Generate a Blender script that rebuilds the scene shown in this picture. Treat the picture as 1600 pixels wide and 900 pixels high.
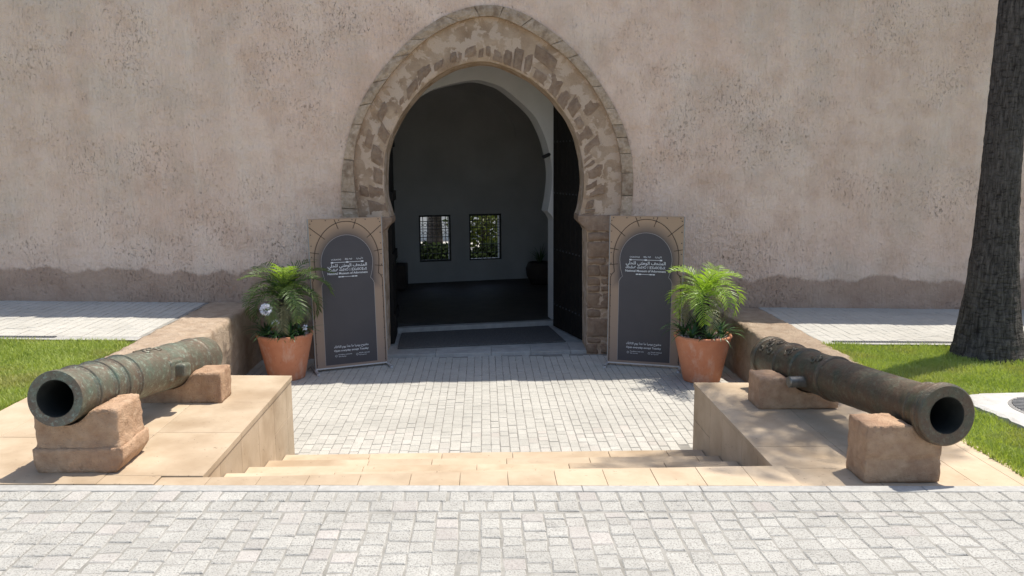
import bpy, bmesh, math, random
import numpy as np
from mathutils import Vector, Matrix, noise
rad = math.radians
scn = bpy.context.scene
for o in list(bpy.data.objects): bpy.data.objects.remove(o)
COL = scn.collection

# ------------------------------------------------------------------ camera
CAM = bpy.data.cameras.new('camera'); cam = bpy.data.objects.new('camera', CAM); COL.objects.link(cam)
CAM.sensor_width = 36; CAM.lens = 28.8; CAM.clip_end = 500; CAM.clip_start = .05
pitch, yaw, roll = rad(8.88), rad(1.90), rad(0.4)
fw = Vector((math.sin(yaw)*math.cos(pitch), math.cos(yaw)*math.cos(pitch), -math.sin(pitch)))
rt = fw.cross(Vector((0, 0, 1))).normalized(); up = rt.cross(fw)
r2 = rt*math.cos(roll)-up*math.sin(roll); u2 = up*math.cos(roll)+rt*math.sin(roll)
M = Matrix((r2, u2, -fw)).transposed().to_4x4(); M.translation = (0, 0, 2.0)
cam.matrix_world = M
scn.camera = cam

# ------------------------------------------------------------------ light
SUNV = Vector((.36, .215, 1)).normalized()          # towards the sun
world = bpy.data.worlds.new('World'); scn.world = world; world.use_nodes = True
wn = world.node_tree.nodes; bg = wn['Background']; bg.inputs[1].default_value = .115
sky = wn.new('ShaderNodeTexSky'); sky.sky_type = 'NISHITA'; sky.sun_disc = False
sky.sun_elevation = math.asin(SUNV.z); sky.sun_rotation = math.atan2(SUNV.x, SUNV.y)
sky.air_density = 1; sky.dust_density = 1.5
world.node_tree.links.new(sky.outputs[0], bg.inputs[0])
SL = bpy.data.lights.new('sun', 'SUN'); SL.energy = 3.5; SL.angle = rad(.55); SL.color = (1, .95, .86)
sun = bpy.data.objects.new('sun', SL); COL.objects.link(sun); sun.location = (8, 6, 20)
sun.rotation_euler = (-SUNV).to_track_quat('-Z', 'Y').to_euler()
scn.view_settings.view_transform = 'Standard'; scn.view_settings.look = 'None'
scn.view_settings.exposure = 0.88; scn.view_settings.gamma = 1
scn.render.engine = 'CYCLES'
try:
    scn.cycles.max_bounces = 8; scn.cycles.diffuse_bounces = 4; scn.cycles.transmission_bounces = 3; scn.cycles.glossy_bounces = 2
except Exception: pass

# ------------------------------------------------------------------ helpers
random.seed(7); RS = random.Random(11)
MATS = {}

class NT:
    """small node-tree writer"""
    def __init__(s, name, rough=.8, metal=0, spec=.3):
        m = bpy.data.materials.new(name); m.use_nodes = True; s.m = m; s.t = m.node_tree
        s.b = s.t.nodes['Principled BSDF']; s.b.inputs['Roughness'].default_value = rough
        s.b.inputs['Metallic'].default_value = metal; s.b.inputs['Specular IOR Level'].default_value = spec
        s.geo = s.t.nodes.new('ShaderNodeNewGeometry'); MATS[name] = m
    def n(s, t): return s.t.nodes.new('ShaderNode'+t)
    def l(s, a, b): s.t.links.new(a, b)
    def pos(s, scale=(1, 1, 1), loc=(0, 0, 0), rot=(0, 0, 0), obj=False):
        mp = s.n('Mapping'); mp.inputs['Scale'].default_value = scale; mp.inputs['Location'].default_value = loc
        mp.inputs['Rotation'].default_value = rot
        if obj:
            tc = s.n('TexCoord'); s.l(tc.outputs['Object'], mp.inputs[0])
        else: s.l(s.geo.outputs['Position'], mp.inputs[0])
        return mp.outputs[0]
    def noise(s, scale, vec=None, detail=4, rough=.55, dist=0):
        q = s.n('TexNoise'); q.inputs['Scale'].default_value = scale; q.inputs['Detail'].default_value = detail
        q.inputs['Roughness'].default_value = rough; q.inputs['Distortion'].default_value = dist
        s.l(vec if vec is not None else s.geo.outputs['Position'], q.inputs['Vector']); return q.outputs['Fac']
    def vor(s, scale, vec=None, feat='F1', rnd=1):
        q = s.n('TexVoronoi'); q.feature = feat; q.inputs['Scale'].default_value = scale; q.inputs['Randomness'].default_value = rnd
        s.l(vec if vec is not None else s.geo.outputs['Position'], q.inputs['Vector']); return q.outputs['Distance']
    def ramp(s, fac, a, b, ca=(0, 0, 0, 1), cb=(1, 1, 1, 1)):
        if a > b: a, b, ca, cb = b, a, cb, ca
        r = s.n('ValToRGB'); e = r.color_ramp.elements; e[0].position = a; e[1].position = b
        e[0].color = ca if len(ca) == 4 else (*ca, 1); e[1].color = cb if len(cb) == 4 else (*cb, 1)
        s.l(fac, r.inputs[0]); return r.outputs[0]
    def mix(s, fac, a, b, mode='MIX'):
        q = s.n('Mix'); q.data_type = 'RGBA'; q.blend_type = mode
        for v, i in ((fac, 0), (a, 6), (b, 7)):
            if isinstance(v, (int, float)): q.inputs[i].default_value = v
            elif isinstance(v, tuple): q.inputs[i].default_value = (*v[:3], 1)
            else: s.l(v, q.inputs[i])
        return q.outputs[2]
    def math(s, op, a, b=0, c=None, clamp=False):
        q = s.n('Math'); q.operation = op; q.use_clamp = clamp
        for i, v in enumerate((a, b) if c is None else (a, b, c)):
            if isinstance(v, (int, float)): q.inputs[i].default_value = v
            else: s.l(v, q.inputs[i])
        return q.outputs[0]
    def xyz(s, vec=None):
        q = s.n('SeparateXYZ'); s.l(vec if vec is not None else s.geo.outputs['Position'], q.inputs[0]); return q.outputs
    def rnd(s):
        return s.n('ObjectInfo').outputs['Random']
    def col(s, c):
        if isinstance(c, tuple): s.b.inputs['Base Color'].default_value = (*c[:3], 1)
        else: s.l(c, s.b.inputs['Base Color'])
    def bump(s, h, dist=.01, strength=1, prev=None):
        q = s.n('Bump'); q.inputs['Distance'].default_value = dist; q.inputs['Strength'].default_value = strength
        s.l(h, q.inputs['Height'])
        if prev is not None: s.l(prev, q.inputs['Normal'])
        s.last = q.outputs[0]; s.l(q.outputs[0], s.b.inputs['Normal']); return q.outputs[0]

def mesh(name, verts, faces, smooth=False):
    me = bpy.data.meshes.new(name); me.from_pydata([tuple(v) for v in verts], [], faces); me.update()
    if smooth: me.polygons.foreach_set('use_smooth', [True]*len(me.polygons))
    return me
def fix(me):
    bm = bmesh.new(); bm.from_mesh(me); bmesh.ops.recalc_face_normals(bm, faces=bm.faces); bm.to_mesh(me); bm.free(); return me
def obj(name, me, mat=None, parent=None, loc=None, rot=None):
    o = bpy.data.objects.new(name, me); COL.objects.link(o)
    if mat is not None and me is not None and not me.materials: me.materials.append(MATS[mat])
    if loc is not None: o.location = loc
    if rot is not None: o.rotation_euler = rot
    if parent is not None: o.parent = parent
    return o
def empty(name, loc, label, cat, group=None, rz=0):
    o = bpy.data.objects.new(name, None); COL.objects.link(o); o.location = loc; o.rotation_euler = (0, 0, rz)
    o.empty_display_size = .1
    return tag(o, label, cat, group)
def tag(o, label=None, cat=None, group=None, kind=None):
    if label: o['label'] = label
    if cat: o['category'] = cat
    if group: o['group'] = group
    if kind: o['kind'] = kind
    return o
def wchild(name, me, mat, parent):
    """mesh given in world coordinates, parented to an object that stands elsewhere"""
    o = obj(name, me, mat, parent); o.matrix_parent_inverse = parent_matrix(parent).inverted(); return o
def parent_matrix(p):
    m = Matrix.Translation(p.location) @ p.rotation_euler.to_matrix().to_4x4()
    if p.parent: m = parent_matrix(p.parent) @ p.matrix_parent_inverse @ m
    return m
def join(parts):
    V, F = [], []
    for v, f in parts:
        k = len(V); V += [tuple(q) for q in v]; F += [tuple(i+k for i in g) for g in f]
    return V, F
def boxvf(x0, x1, y0, y1, z0, z1):
    v = [(x0, y0, z0), (x1, y0, z0), (x1, y1, z0), (x0, y1, z0), (x0, y0, z1), (x1, y0, z1), (x1, y1, z1), (x0, y1, z1)]
    return v, [(0, 3, 2, 1), (4, 5, 6, 7), (0, 1, 5, 4), (1, 2, 6, 5), (2, 3, 7, 6), (3, 0, 4, 7)]
def bevel(me, w, seg=1):
    bm = bmesh.new(); bm.from_mesh(me)
    bmesh.ops.bevel(bm, geom=bm.edges[:], offset=w, segments=seg, affect='EDGES', profile=.5); bm.to_mesh(me); bm.free(); return me
def tubevf(pts, radii, n=8, cap=True):
    V, F = [], []; pts = [Vector(p) for p in pts]
    if not hasattr(radii, '__len__'): radii = [radii]*len(pts)
    for i, p in enumerate(pts):
        d = (pts[min(i+1, len(pts)-1)]-pts[max(i-1, 0)]).normalized()
        a = d.cross(Vector((0, 0, 1)) if abs(d.z) < .9 else Vector((1, 0, 0))).normalized(); b = d.cross(a)
        for k in range(n):
            t = 2*math.pi*k/n; V.append(p+(a*math.cos(t)+b*math.sin(t))*radii[i])
    for i in range(len(pts)-1):
        for k in range(n):
            F.append((i*n+k, i*n+(k+1) % n, (i+1)*n+(k+1) % n, (i+1)*n+k))
    if cap: F.append(tuple(range(n))[::-1]); F.append(tuple(range((len(pts)-1)*n, len(pts)*n)))
    return V, F
def lathe(profile, n=32):
    """profile of (radius, z) turned about z"""
    V, F = [], []
    for r, z in profile:
        for k in range(n):
            t = 2*math.pi*k/n; V.append((r*math.cos(t), r*math.sin(t), z))
    for i in range(len(profile)-1):
        for k in range(n):
            F.append((i*n+k, i*n+(k+1) % n, (i+1)*n+(k+1) % n, (i+1)*n+k))
    return V, F
def rough_block(x0, x1, y0, y1, z0, z1, seed=0, amp=.012, freq=5, rnd=.03, cell=.05, fn=None, fine=.3):
    """box of small faces with rounded edges and weathered surface"""
    h = Vector(((x1-x0)/2, (y1-y0)/2, (z1-z0)/2)); c = Vector(((x0+x1)/2, (y0+y1)/2, (z0+z1)/2))
    n = [max(2, min(100, int(2*h[i]/cell))) for i in range(3)]
    idx, V, F = {}, [], []
    def vid(i, j, k):
        if (i, j, k) not in idx:
            p = Vector((-h.x+2*h.x*i/n[0], -h.y+2*h.y*j/n[1], -h.z+2*h.z*k/n[2]))
            q = Vector([max(-(h[a]-rnd), min(h[a]-rnd, p[a])) for a in range(3)]); d = p-q
            if d.length > 1e-6:
                nn = d.normalized(); p = q+nn*rnd
            else: nn = p.normalized()
            w = p+c; s = Vector((seed*7.3, seed*3.1, seed*1.7))
            a = noise.fractal(w*freq+s, 1, 2, 4)*amp + noise.noise(w*freq*6+s)*amp*fine
            w = w+nn*a
            if fn: w = fn(w)
            idx[(i, j, k)] = len(V); V.append(w)
        return idx[(i, j, k)]
    for a, b, cc in ((0, 1, 2), (1, 2, 0), (2, 0, 1)):
        for side in (0, n[cc]):
            for i in range(n[a]):
                for j in range(n[b]):
                    q = []
                    for di, dj in ((0, 0), (1, 0), (1, 1), (0, 1)):
                        t = [0, 0, 0]; t[a] = i+di; t[b] = j+dj; t[cc] = side; q.append(vid(*t))
                    F.append(tuple(q) if side else tuple(q[::-1]))
    return V, F
def gz(x): return -.022*x           # the street and banks fall gently to the right
def lerp(a, b, t): return a+(b-a)*t

# ------------------------------------------------------------------ materials
def m_wall():
    s = NT('wall_plaster', .92, spec=.15)
    p = s.pos()
    big = s.noise(.55, detail=4, rough=.6); mid = s.noise(2.6, detail=5, rough=.65); fine = s.noise(22, detail=3, rough=.7)
    c = s.ramp(big, .3, .7, (.775, .545, .42), (.85, .64, .505))
    c = s.mix(s.ramp(mid, .45, .72), c, (.68, .465, .345))
    c = s.mix(s.math('MULTIPLY', s.ramp(s.noise(.9, s.pos(loc=(7, 0, 3)), 5), .52, .72), .5), c, (.82, .64, .51))
    # greyish lilac bloom low down and beside the arch
    c = s.mix(s.math('MULTIPLY', s.ramp(s.noise(1.1, s.pos(loc=(2, 0, 9)), 5), .5, .66), .45), c, (.62, .50, .40))
    X, Y, Z = s.xyz()
    # vertical trowel scratches
    sv = s.pos(scale=(50, 50, 24), rot=(0, .12, 0)); scr = s.noise(1, sv, 4, .64, 1.2)
    patch = s.ramp(s.noise(1.3, s.pos(loc=(0, 0, 4)), 4), .40, .66)
    thr = s.math('ADD', .345, s.math('MULTIPLY', patch, .085))
    pit = s.math('MULTIPLY', s.math('SUBTRACT', thr, scr), 9, clamp=True)
    run = s.noise(1, s.pos(scale=(3.2, 3.2, .32)), 4, .62, .3)
    c = s.mix(s.math('MULTIPLY', s.ramp(run, .50, .74), .30), c, (.60, .42, .31))
    c = s.mix(s.math('MULTIPLY', s.ramp(run, .46, .30), .40), c, (.86, .69, .56))
    c = s.mix(s.math('MULTIPLY', pit, s.math('ADD', .20, s.math('MULTIPLY', patch, .32))), c, (.36, .25, .17))
    # rising damp at the foot, its own wavy outline
    hgt = s.math('ADD', s.math('ADD', Z, s.math('MULTIPLY', X, .024)), s.math('MULTIPLY', s.math('SUBTRACT', s.noise(1.5, s.pos(scale=(1, 1, .4)), 6, .6), .5), .55))
    damp = s.math('MULTIPLY', s.math('SUBTRACT', .45, hgt), 22, clamp=True)
    dc = s.ramp(mid, .3, .72, (.335, .205, .14), (.49, .34, .25))
    c = s.mix(s.math('MULTIPLY', damp, .8), c, dc)
    # stains around the arch
    ax = s.math('SUBTRACT', X, .05); az = s.math('SUBTRACT', Z, 1.7)
    dist = s.math('SQRT', s.math('ADD', s.math('MULTIPLY', ax, ax), s.math('MULTIPLY', az, az)))
    dist = s.math('ADD', dist, s.math('MULTIPLY', s.noise(2.2, detail=6, rough=.7), 1.5))
    st = s.math('MULTIPLY', s.math('SUBTRACT', 3.15, dist), 1.3, clamp=True)
    c = s.mix(s.math('MULTIPLY', st, .45), c, (.46, .315, .215))
    s.col(c)
    h = s.math('ADD', s.math('MULTIPLY', s.noise(4, detail=3), .9), s.math('MULTIPLY', fine, .35))
    h = s.math('SUBTRACT', h, s.math('MULTIPLY', pit, .30)); h = s.math('ADD', h, s.math('MULTIPLY', s.noise(1, s.pos(scale=(30, 30, 6), rot=(0, .06, 0)), 4, .6, .5), .45))
    s.bump(h, .055, 1)
m_wall()

def m_stone(name, a, b, dark, scale=6, bump=.012, patch=.5, rough=.92, pl=None, rndamt=.25):
    s = NT(name, rough, spec=.15)
    n1 = s.noise(scale, detail=6, rough=.62); n2 = s.noise(scale*7, detail=5, rough=.7); n3 = s.noise(scale*.35, s.pos(loc=(3, 5, 1)), 5)
    c = s.ramp(n1, .3, .7, a, b)
    c = s.mix(s.math('MULTIPLY', s.ramp(n3, .5, .68), patch), c, dark)
    c = s.mix(s.math('MULTIPLY', s.ramp(n2, .36, .30), .75), c, tuple(q*.35 for q in dark))
    if pl is not None:
        c = s.mix(s.ramp(s.noise(scale*.8, s.pos(loc=(11, 2, 7)), 6, .6, .4), .50, .53), c, pl)
    v = s.math('ADD', 1-rndamt/2, s.math('MULTIPLY', s.rnd(), rndamt))
    cv = s.n('CombineColor'); [s.l(v, cv.inputs[i]) for i in range(3)]
    c = s.mix(1, c, cv.outputs[0], 'MULTIPLY')
    s.col(c)
    h = s.math('ADD', n1, s.math('MULTIPLY', n2, .6)); s.bump(h, bump, .9)
m_stone('arch_stone', (.295, .19, .125), (.42, .295, .205), (.215, .13, .082), 14, .04, .4)
m_stone('hood_stone', (.46, .32, .212), (.68, .52, .385), (.26, .165, .105), 22, .035, .7)
m_stone('arch_plaster', (.44, .30, .195), (.58, .42, .295), (.31, .20, .125), 6, .03, .8, pl=(.62, .46, .34))
m_stone('pedestal_stone', (.47, .29, .18), (.65, .445, .29), (.33, .19, .12), 12, .045, .55)
m_stone('bank_stone', (.39, .285, .20), (.51, .40, .295), (.28, .195, .135), 9, .06, .5)
m_stone('limestone', (.415, .318, .215), (.505, .40, .285), (.30, .215, .135), 3.6, .002, .75, .62, rndamt=.16)
m_stone('kerb_granite', (.31, .298, .275), (.41, .395, .365), (.26, .25, .23), 30, .002, .4, .75, rndamt=.12)
m_stone('concrete', (.40, .38, .35), (.50, .48, .445), (.30, .285, .26), 8, .006, .5)
m_stone('mortar', (.235, .222, .195), (.345, .328, .293), (.15, .14, .12), 9, .006, .45)
m_stone('court_joint', (.20, .188, .168), (.29, .272, .242), (.14, .13, .112), 9, .004, .5)
m_stone('soil', (.09, .06, .04), (.16, .11, .075), (.05, .035, .025), 30, .01, .5)
m_stone('pebble', (.55, .42, .36), (.75, .66, .60), (.42, .28, .22), 40, .002, .5)
m_stone('threshold_stone', (.33, .315, .29), (.44, .42, .385), (.23, .215, .195), 9, .004, .4, .7)

def m_paver(name, a, b, tint, bump=.006, spk=.8):
    s = NT(name, .85, spec=.2)
    n1 = s.noise(5, detail=5); sp = s.noise(105, detail=3, rough=.75); sp2 = s.noise(48, s.pos(loc=(3, 1, 0)), 4, .7)
    c = s.ramp(n1, .3, .7, a, b)
    c = s.mix(s.math('MULTIPLY', s.ramp(sp, .50, .37), spk), c, tuple(q*.42 for q in a))
    c = s.mix(s.math('MULTIPLY', s.ramp(sp2, .57, .68), .5), c, tuple(min(.86, q*1.2) for q in b))
    r = s.rnd()
    c = s.mix(s.math('MULTIPLY', s.ramp(s.noise(1.1, s.pos(loc=(8, 3, 0)), 6, .65), .46, .70), .45), c, tuple(q*.70 for q in a))
    c = s.mix(s.math('MULTIPLY', s.ramp(r, .80, 1.0), .35), c, tint)
    v = s.math('ADD', .93, s.math('MULTIPLY', s.math('FRACT', s.math('MULTIPLY', r, 17.3)), .13))
    cv = s.n('CombineColor'); [s.l(v, cv.inputs[i]) for i in range(3)]
    c = s.mix(1, c, cv.outputs[0], 'MULTIPLY')
    # dark blotches: gum, oil spots
    bl = s.ramp(s.vor(3.1, s.pos(scale=(1, 1.3, 1))), .055, .035); bl = s.math('MULTIPLY', bl, s.ramp(s.noise(14, detail=3), .44, .56))
    c = s.mix(s.math('MULTIPLY', bl, .6), c, (.17, .165, .16))
    s.col(c)
    s.bump(s.math('ADD', s.math('MULTIPLY', sp, .8), s.noise(38, detail=4)), bump, .9)
m_paver('paver_street', (.37, .353, .318), (.435, .418, .378), (.43, .37, .34))
m_paver('paver_court', (.41, .39, .345), (.47, .447, .398), (.45, .375, .335), .0025, .4)

def m_simple(name, a, b, scale=12, rough=.6, spec=.3, metal=0, bump=0, rndamt=0):
    s = NT(name, rough, metal, spec)
    n1 = s.noise(scale, detail=4); c = s.ramp(n1, .3, .7, a, b)
    if rndamt:
        v = s.math('ADD', 1-rndamt/2, s.math('MULTIPLY', s.rnd(), rndamt)); cv = s.n('CombineColor'); [s.l(v, cv.inputs[i]) for i in range(3)]
        c = s.mix(1, c, cv.outputs[0], 'MULTIPLY')
    s.col(c)
    if bump: s.bump(s.noise(scale*3, detail=4), bump)
m_simple('white_paint', (.60, .585, .555), (.66, .645, .62), 3, .85, .2, bump=.003)
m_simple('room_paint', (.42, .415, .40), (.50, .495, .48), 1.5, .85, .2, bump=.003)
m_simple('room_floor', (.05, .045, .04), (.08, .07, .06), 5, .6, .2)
m_simple('door_wood', (.013, .011, .010), (.020, .017, .014), 9, .7, .15, bump=.003)
m_simple('door_iron', (.05, .05, .05), (.08, .08, .08), 9, .5, .4, .6)
m_simple('mat_fibre', (.085, .08, .075), (.16, .152, .142), 45, .95, .05, bump=.004)
m_simple('iron', (.02, .02, .02), (.035, .035, .035), 9, .55, .4)
m_simple('drain_metal', (.16, .16, .16), (.25, .25, .25), 30, .5, .4, .5)
m_simple('cover_metal', (.20, .19, .18), (.29, .28, .265), 30, .6, .4, .3)
m_simple('alu', (.55, .55, .55), (.66, .66, .66), 20, .4, .5, .5)
m_simple('frame_grey', (.28, .26, .24), (.36, .34, .31), 20, .55, .4, .2)
m_simple('rubber', (.40, .40, .40), (.52, .52, .52), 20, .8, .2)
m_simple('print_white', (.74, .735, .73), (.78, .775, .77), 20, .7, .2)
m_simple('print_dark', (.068, .060, .062), (.077, .068, .069), 3, .6, .35)
m_simple('print_line', (.06, .04, .03), (.07, .05, .035), 9, .7, .2)
m_simple('print_edge', (.33, .29, .27), (.37, .33, .30), 9, .6, .2)
m_simple('rivet', (.02, .02, .02), (.03, .03, .03), 9, .5, .4)
m_simple('bronze_pale', (.13, .125, .105), (.22, .21, .18), 30, .4, .6, .5)
m_simple('black_plastic', (.015, .015, .015), (.025, .025, .025), 9, .4, .5)
m_simple('far_white', (.72, .71, .68), (.78, .77, .74), 1, .9, .2)
m_simple('lawn_soil', (.11, .145, .035), (.17, .20, .06), 6, .95, .1, bump=.01)
m_simple('flower_white', (.70, .70, .76), (.80, .80, .84), 20, .6, .2)
m_simple('flower_stem', (.12, .20, .05), (.16, .25, .07), 20, .6, .2)
m_simple('yellow_leaf', (.62, .60, .10), (.70, .68, .22), 20, .6, .2)

def m_leaf(name, a, b, tr=.35, rough=.45, strength=1):
    s = NT(name, rough, spec=.4)
    n1 = s.noise(9, detail=3); c = s.ramp(n1, .3, .7, a, b)
    v = s.math('ADD', .75, s.math('MULTIPLY', s.rnd(), .5)); cv = s.n('CombineColor'); [s.l(v, cv.inputs[i]) for i in range(3)]
    c = s.mix(1, c, cv.outputs[0], 'MULTIPLY'); s.col(c)
    t = s.n('BsdfTranslucent'); s.l(s.mix(1, c, (1.5, 1.6, .6), 'MULTIPLY'), t.inputs[0])
    mx = s.n('MixShader'); mx.inputs[0].default_value = tr; out = s.t.nodes['Material Output']
    s.l(s.b.outputs[0], mx.inputs[1]); s.l(t.outputs[0], mx.inputs[2]); s.l(mx.outputs[0], out.inputs[0])
m_leaf('palm_leaf', (.075, .125, .035), (.15, .205, .075))
m_leaf('palm_leaf_old', (.20, .19, .10), (.30, .28, .17), .25)
m_leaf('palm_leaf_bright', (.17, .27, .035), (.27, .38, .06), .4)
m_leaf('lily_leaf', (.035, .085, .028), (.065, .13, .045), .2, .3)
m_leaf('far_leaf', (.10, .14, .03), (.22, .24, .05), .4)

def m_grass():
    s = NT('grass_blade', .55, spec=.25)
    n1 = s.noise(1.6, detail=5); n2 = s.noise(60, detail=2)
    c = s.ramp(n1, .3, .7, (.265, .335, .065), (.43, .485, .145))
    c = s.mix(s.math('MULTIPLY', s.ramp(n2, .5, .65), .45), c, (.52, .52, .20))
    X, Y, Z = s.xyz()
    dry = s.math('MULTIPLY', s.ramp(s.noise(1.4, s.pos(loc=(4, 4, 0)), 5), .48, .66), .65)
    c = s.mix(dry, c, (.40, .36, .15)); s.col(c)
    t = s.n('BsdfTranslucent'); s.l(s.mix(1, c, (1.2, 1.3, .5), 'MULTIPLY'), t.inputs[0])
    mx = s.n('MixShader'); mx.inputs[0].default_value = .35; out = s.t.nodes['Material Output']
    s.l(s.b.outputs[0], mx.inputs[1]); s.l(t.outputs[0], mx.inputs[2]); s.l(mx.outputs[0], out.inputs[0])
m_grass()

def m_terracotta():
    s = NT('terracotta', .75, spec=.25)
    n1 = s.noise(4, detail=6, rough=.6); n2 = s.noise(30, detail=4)
    c = s.ramp(n1, .3, .7, (.50, .185, .095), (.61, .26, .14))
    c = s.mix(s.math('MULTIPLY', s.ramp(s.noise(7, s.pos(scale=(1, 1, .45)), 6, .65), .52, .70), .7), c, (.62, .42, .32))
    c = s.mix(s.math('MULTIPLY', s.ramp(n2, .35, .28), .5), c, (.30, .12, .07)); s.col(c)
    s.bump(n2, .002)
m_terracotta()

def m_bronze(name, green, brown, pale, amt):
    s = NT(name, .50, .35, .5)
    p = s.pos(obj=True)
    n1 = s.noise(9, p, 7, .7); n2 = s.noise(60, p, 5, .7); n3 = s.noise(3, p, 6, .65)
    c = s.ramp(n1, .35, .65, green, brown)
    c = s.mix(s.ramp(n3, .42, .62), c, brown)
    c = s.mix(s.math('MULTIPLY', s.ramp(s.noise(24, p, 6, .75), .52, .68), amt), c, pale)
    c = s.mix(s.math('MULTIPLY', s.ramp(n2, .40, .33), .7), c, (.012, .012, .010)); s.col(c)
    r = s.ramp(n1, .3, .7, (.34,)*3, (.62,)*3); s.l(r, s.b.inputs['Roughness'])
    s.bump(s.math('ADD', n1, s.math('MULTIPLY', n2, .7)), .008, .8)
m_bronze('bronze_green', (.13, .17, .125), (.15, .108, .075), (.30, .375, .295), .8)
m_bronze('bronze_brown', (.064, .078, .052), (.115, .073, .046), (.17, .195, .135), .6)
m_simple('dark_pot', (.05, .04, .035), (.07, .055, .045), 9, .8, .2)
m_simple('dark_leaf', (.012, .02, .006), (.02, .03, .01), 9, .95, .05)  # shade over the garden shrubs is put into this leaf colour
m_simple('bore_dark', (.016, .017, .015), (.028, .029, .025), 9, .8, .2)

def m_bark():
    s = NT('palm_bark', .95, spec=.1)
    v = s.pos(scale=(1, 1, 1), obj=True); X, Y, Z = s.xyz(v)
    ang = s.math('ARCTAN2', s.math('SUBTRACT', Y, 0), X)
    cv = s.n('CombineXYZ'); s.l(s.math('MULTIPLY', ang, .3), cv.inputs[0]); s.l(Z, cv.inputs[2])
    mp = s.n('Mapping'); mp.inputs['Scale'].default_value = (34, 1, 7); s.l(cv.outputs[0], mp.inputs[0])
    fis = s.noise(1, mp.outputs[0], 5, .65, .5)
    mp2 = s.n('Mapping'); mp2.inputs['Scale'].default_value = (9, 1, 34); s.l(cv.outputs[0], mp2.inputs[0])
    ring = s.noise(1, mp2.outputs[0], 4, .6, .4)
    c = s.ramp(fis, .34, .66, (.036, .030, .026), (.145, .124, .108))
    c = s.mix(s.math('MULTIPLY', s.ramp(ring, .48, .36), .7), c, (.022, .018, .015))
    c = s.mix(s.math('MULTIPLY', s.ramp(s.noise(2.4, v, 4), .55, .7), .5), c, (.145, .125, .108))
    s.col(c); s.bump(s.math('ADD', s.math('MULTIPLY', fis, .8), s.math('MULTIPLY', ring, .9)), .03, 1)
m_bark()

def m_print():
    """printed banner: tan sheet, soft dark halo printed round the arch"""
    s = NT('banner_print', .65, spec=.3)
    X, Y, Z = s.xyz(s.pos(obj=True))
    zz = s.math('SUBTRACT', Z, 1.40); up_ = s.math('MAXIMUM', zz, 0)
    d = s.math('SQRT', s.math('ADD', s.math('MULTIPLY', X, X), s.math('MULTIPLY', s.math('MULTIPLY', up_, up_), .80)))
    k = s.math('DIVIDE', s.math('SUBTRACT', d, .325), .16, clamp=True)
    low = s.math('MULTIPLY', s.math('SUBTRACT', 1.20, Z), 6, clamp=True)
    k = s.math('MAXIMUM', k, s.math('MULTIPLY', low, .85))
    k = s.math('POWER', k, .8)
    tan = s.mix(s.math('MULTIPLY', s.math('SUBTRACT', 2, Z), .45, clamp=True), (.41, .275, .175), (.34, .245, .185))
    s.col(s.mix(k, (.060, .055, .060), tan))
m_print()
m_simple('banner_back', (.55, .55, .54), (.6, .6, .59), 9, .7, .2)
m_simple('print_strip', (.36, .265, .20), (.40, .30, .225), 2, .65, .25)

# ------------------------------------------------------------------ ground
WY = 11.30; CZ = -.74
def sheet(name, x0, x1, y0, y1, zf, mat, nx=1, ny=1, parent=None):
    V = []; F = []
    for j in range(ny+1):
        for i in range(nx+1):
            x = lerp(x0, x1, i/nx); y = lerp(y0, y1, j/ny); V.append((x, y, zf(x, y)))
    for j in range(ny):
        for i in range(nx):
            a = j*(nx+1)+i; F.append((a, a+1, a+nx+2, a+nx+1))
    return obj(name, mesh(name, V, F), mat, parent)
g = sheet('ground', -90, 90, -90, 120, lambda x, y: -1.35-max(0, gz(x)*-1)*1.05-.2, 'lawn_soil', 40, 4); g['kind'] = 'structure'
street = sheet('street', -22, 22, -30, 4.845, lambda x, y: gz(x)-.0042, 'mortar', 8, 8); street['kind'] = 'structure'
court = sheet('entrance_court', -3.3, 3.55, 6.9, 11.62, lambda x, y: CZ-.005, 'court_joint'); court['kind'] = 'structure'

# pavers: one small bevelled stone, several variants
def paver_vf(w, d, th, b, rs, j=.0):
    jx = lambda: rs.uniform(-j, j)
    c = [(-w/2+jx(), -d/2+jx()), (w/2+jx(), -d/2+jx()), (w/2+jx(), d/2+jx()), (-w/2+jx(), d/2+jx())]
    V = [(x, y, -th) for x, y in c]+[(x, y, -b*.8) for x, y in c]
    for x, y in c: V.append((x-math.copysign(b, x), y-math.copysign(b, y), 0))
    F = [(8, 9, 10, 11)]
    for i in range(4):
        k = (i+1) % 4; F += [(i, k, 4+k, 4+i), (4+i, 4+k, 8+k, 8+i)]
    return V, F
def place_pavers(lst, parent, mat, limit, key, b=.006, th=.03, j=.004, name='paver'):
    """lst of (x, y, z, w, d, tiltx, tilty); the nearest as objects of their own, the rest joined"""
    rs = random.Random(5); lst = sorted(lst, key=key)
    near, far = lst[:limit], lst[limit:]
    wm = sum(p[3] for p in lst)/len(lst); dm = sum(p[4] for p in lst)/len(lst)
    var = [mesh(name, *paver_vf(wm, dm, th, b, rs, j)) for _ in range(12)]
    for i, (x, y, z, w, d, tx, ty) in enumerate(near):
        o = obj(name, var[rs.randrange(12)], mat, parent, (x, y, z), (tx, ty, rs.choice((0, math.pi)))); o.scale = (w/wm, d/dm, 1)
    if far:
        parts = []
        for (x, y, z, w, d, tx, ty) in far:
            v, f = paver_vf(w, d, th, b, rs, j); parts.append(([(a+x, bb+y, c+z+a*-ty+bb*tx) for a, bb, c in v], f))
        o = obj('paver_field', mesh('paver_field', *join(parts)), mat, parent); o['kind'] = 'stuff'

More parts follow.
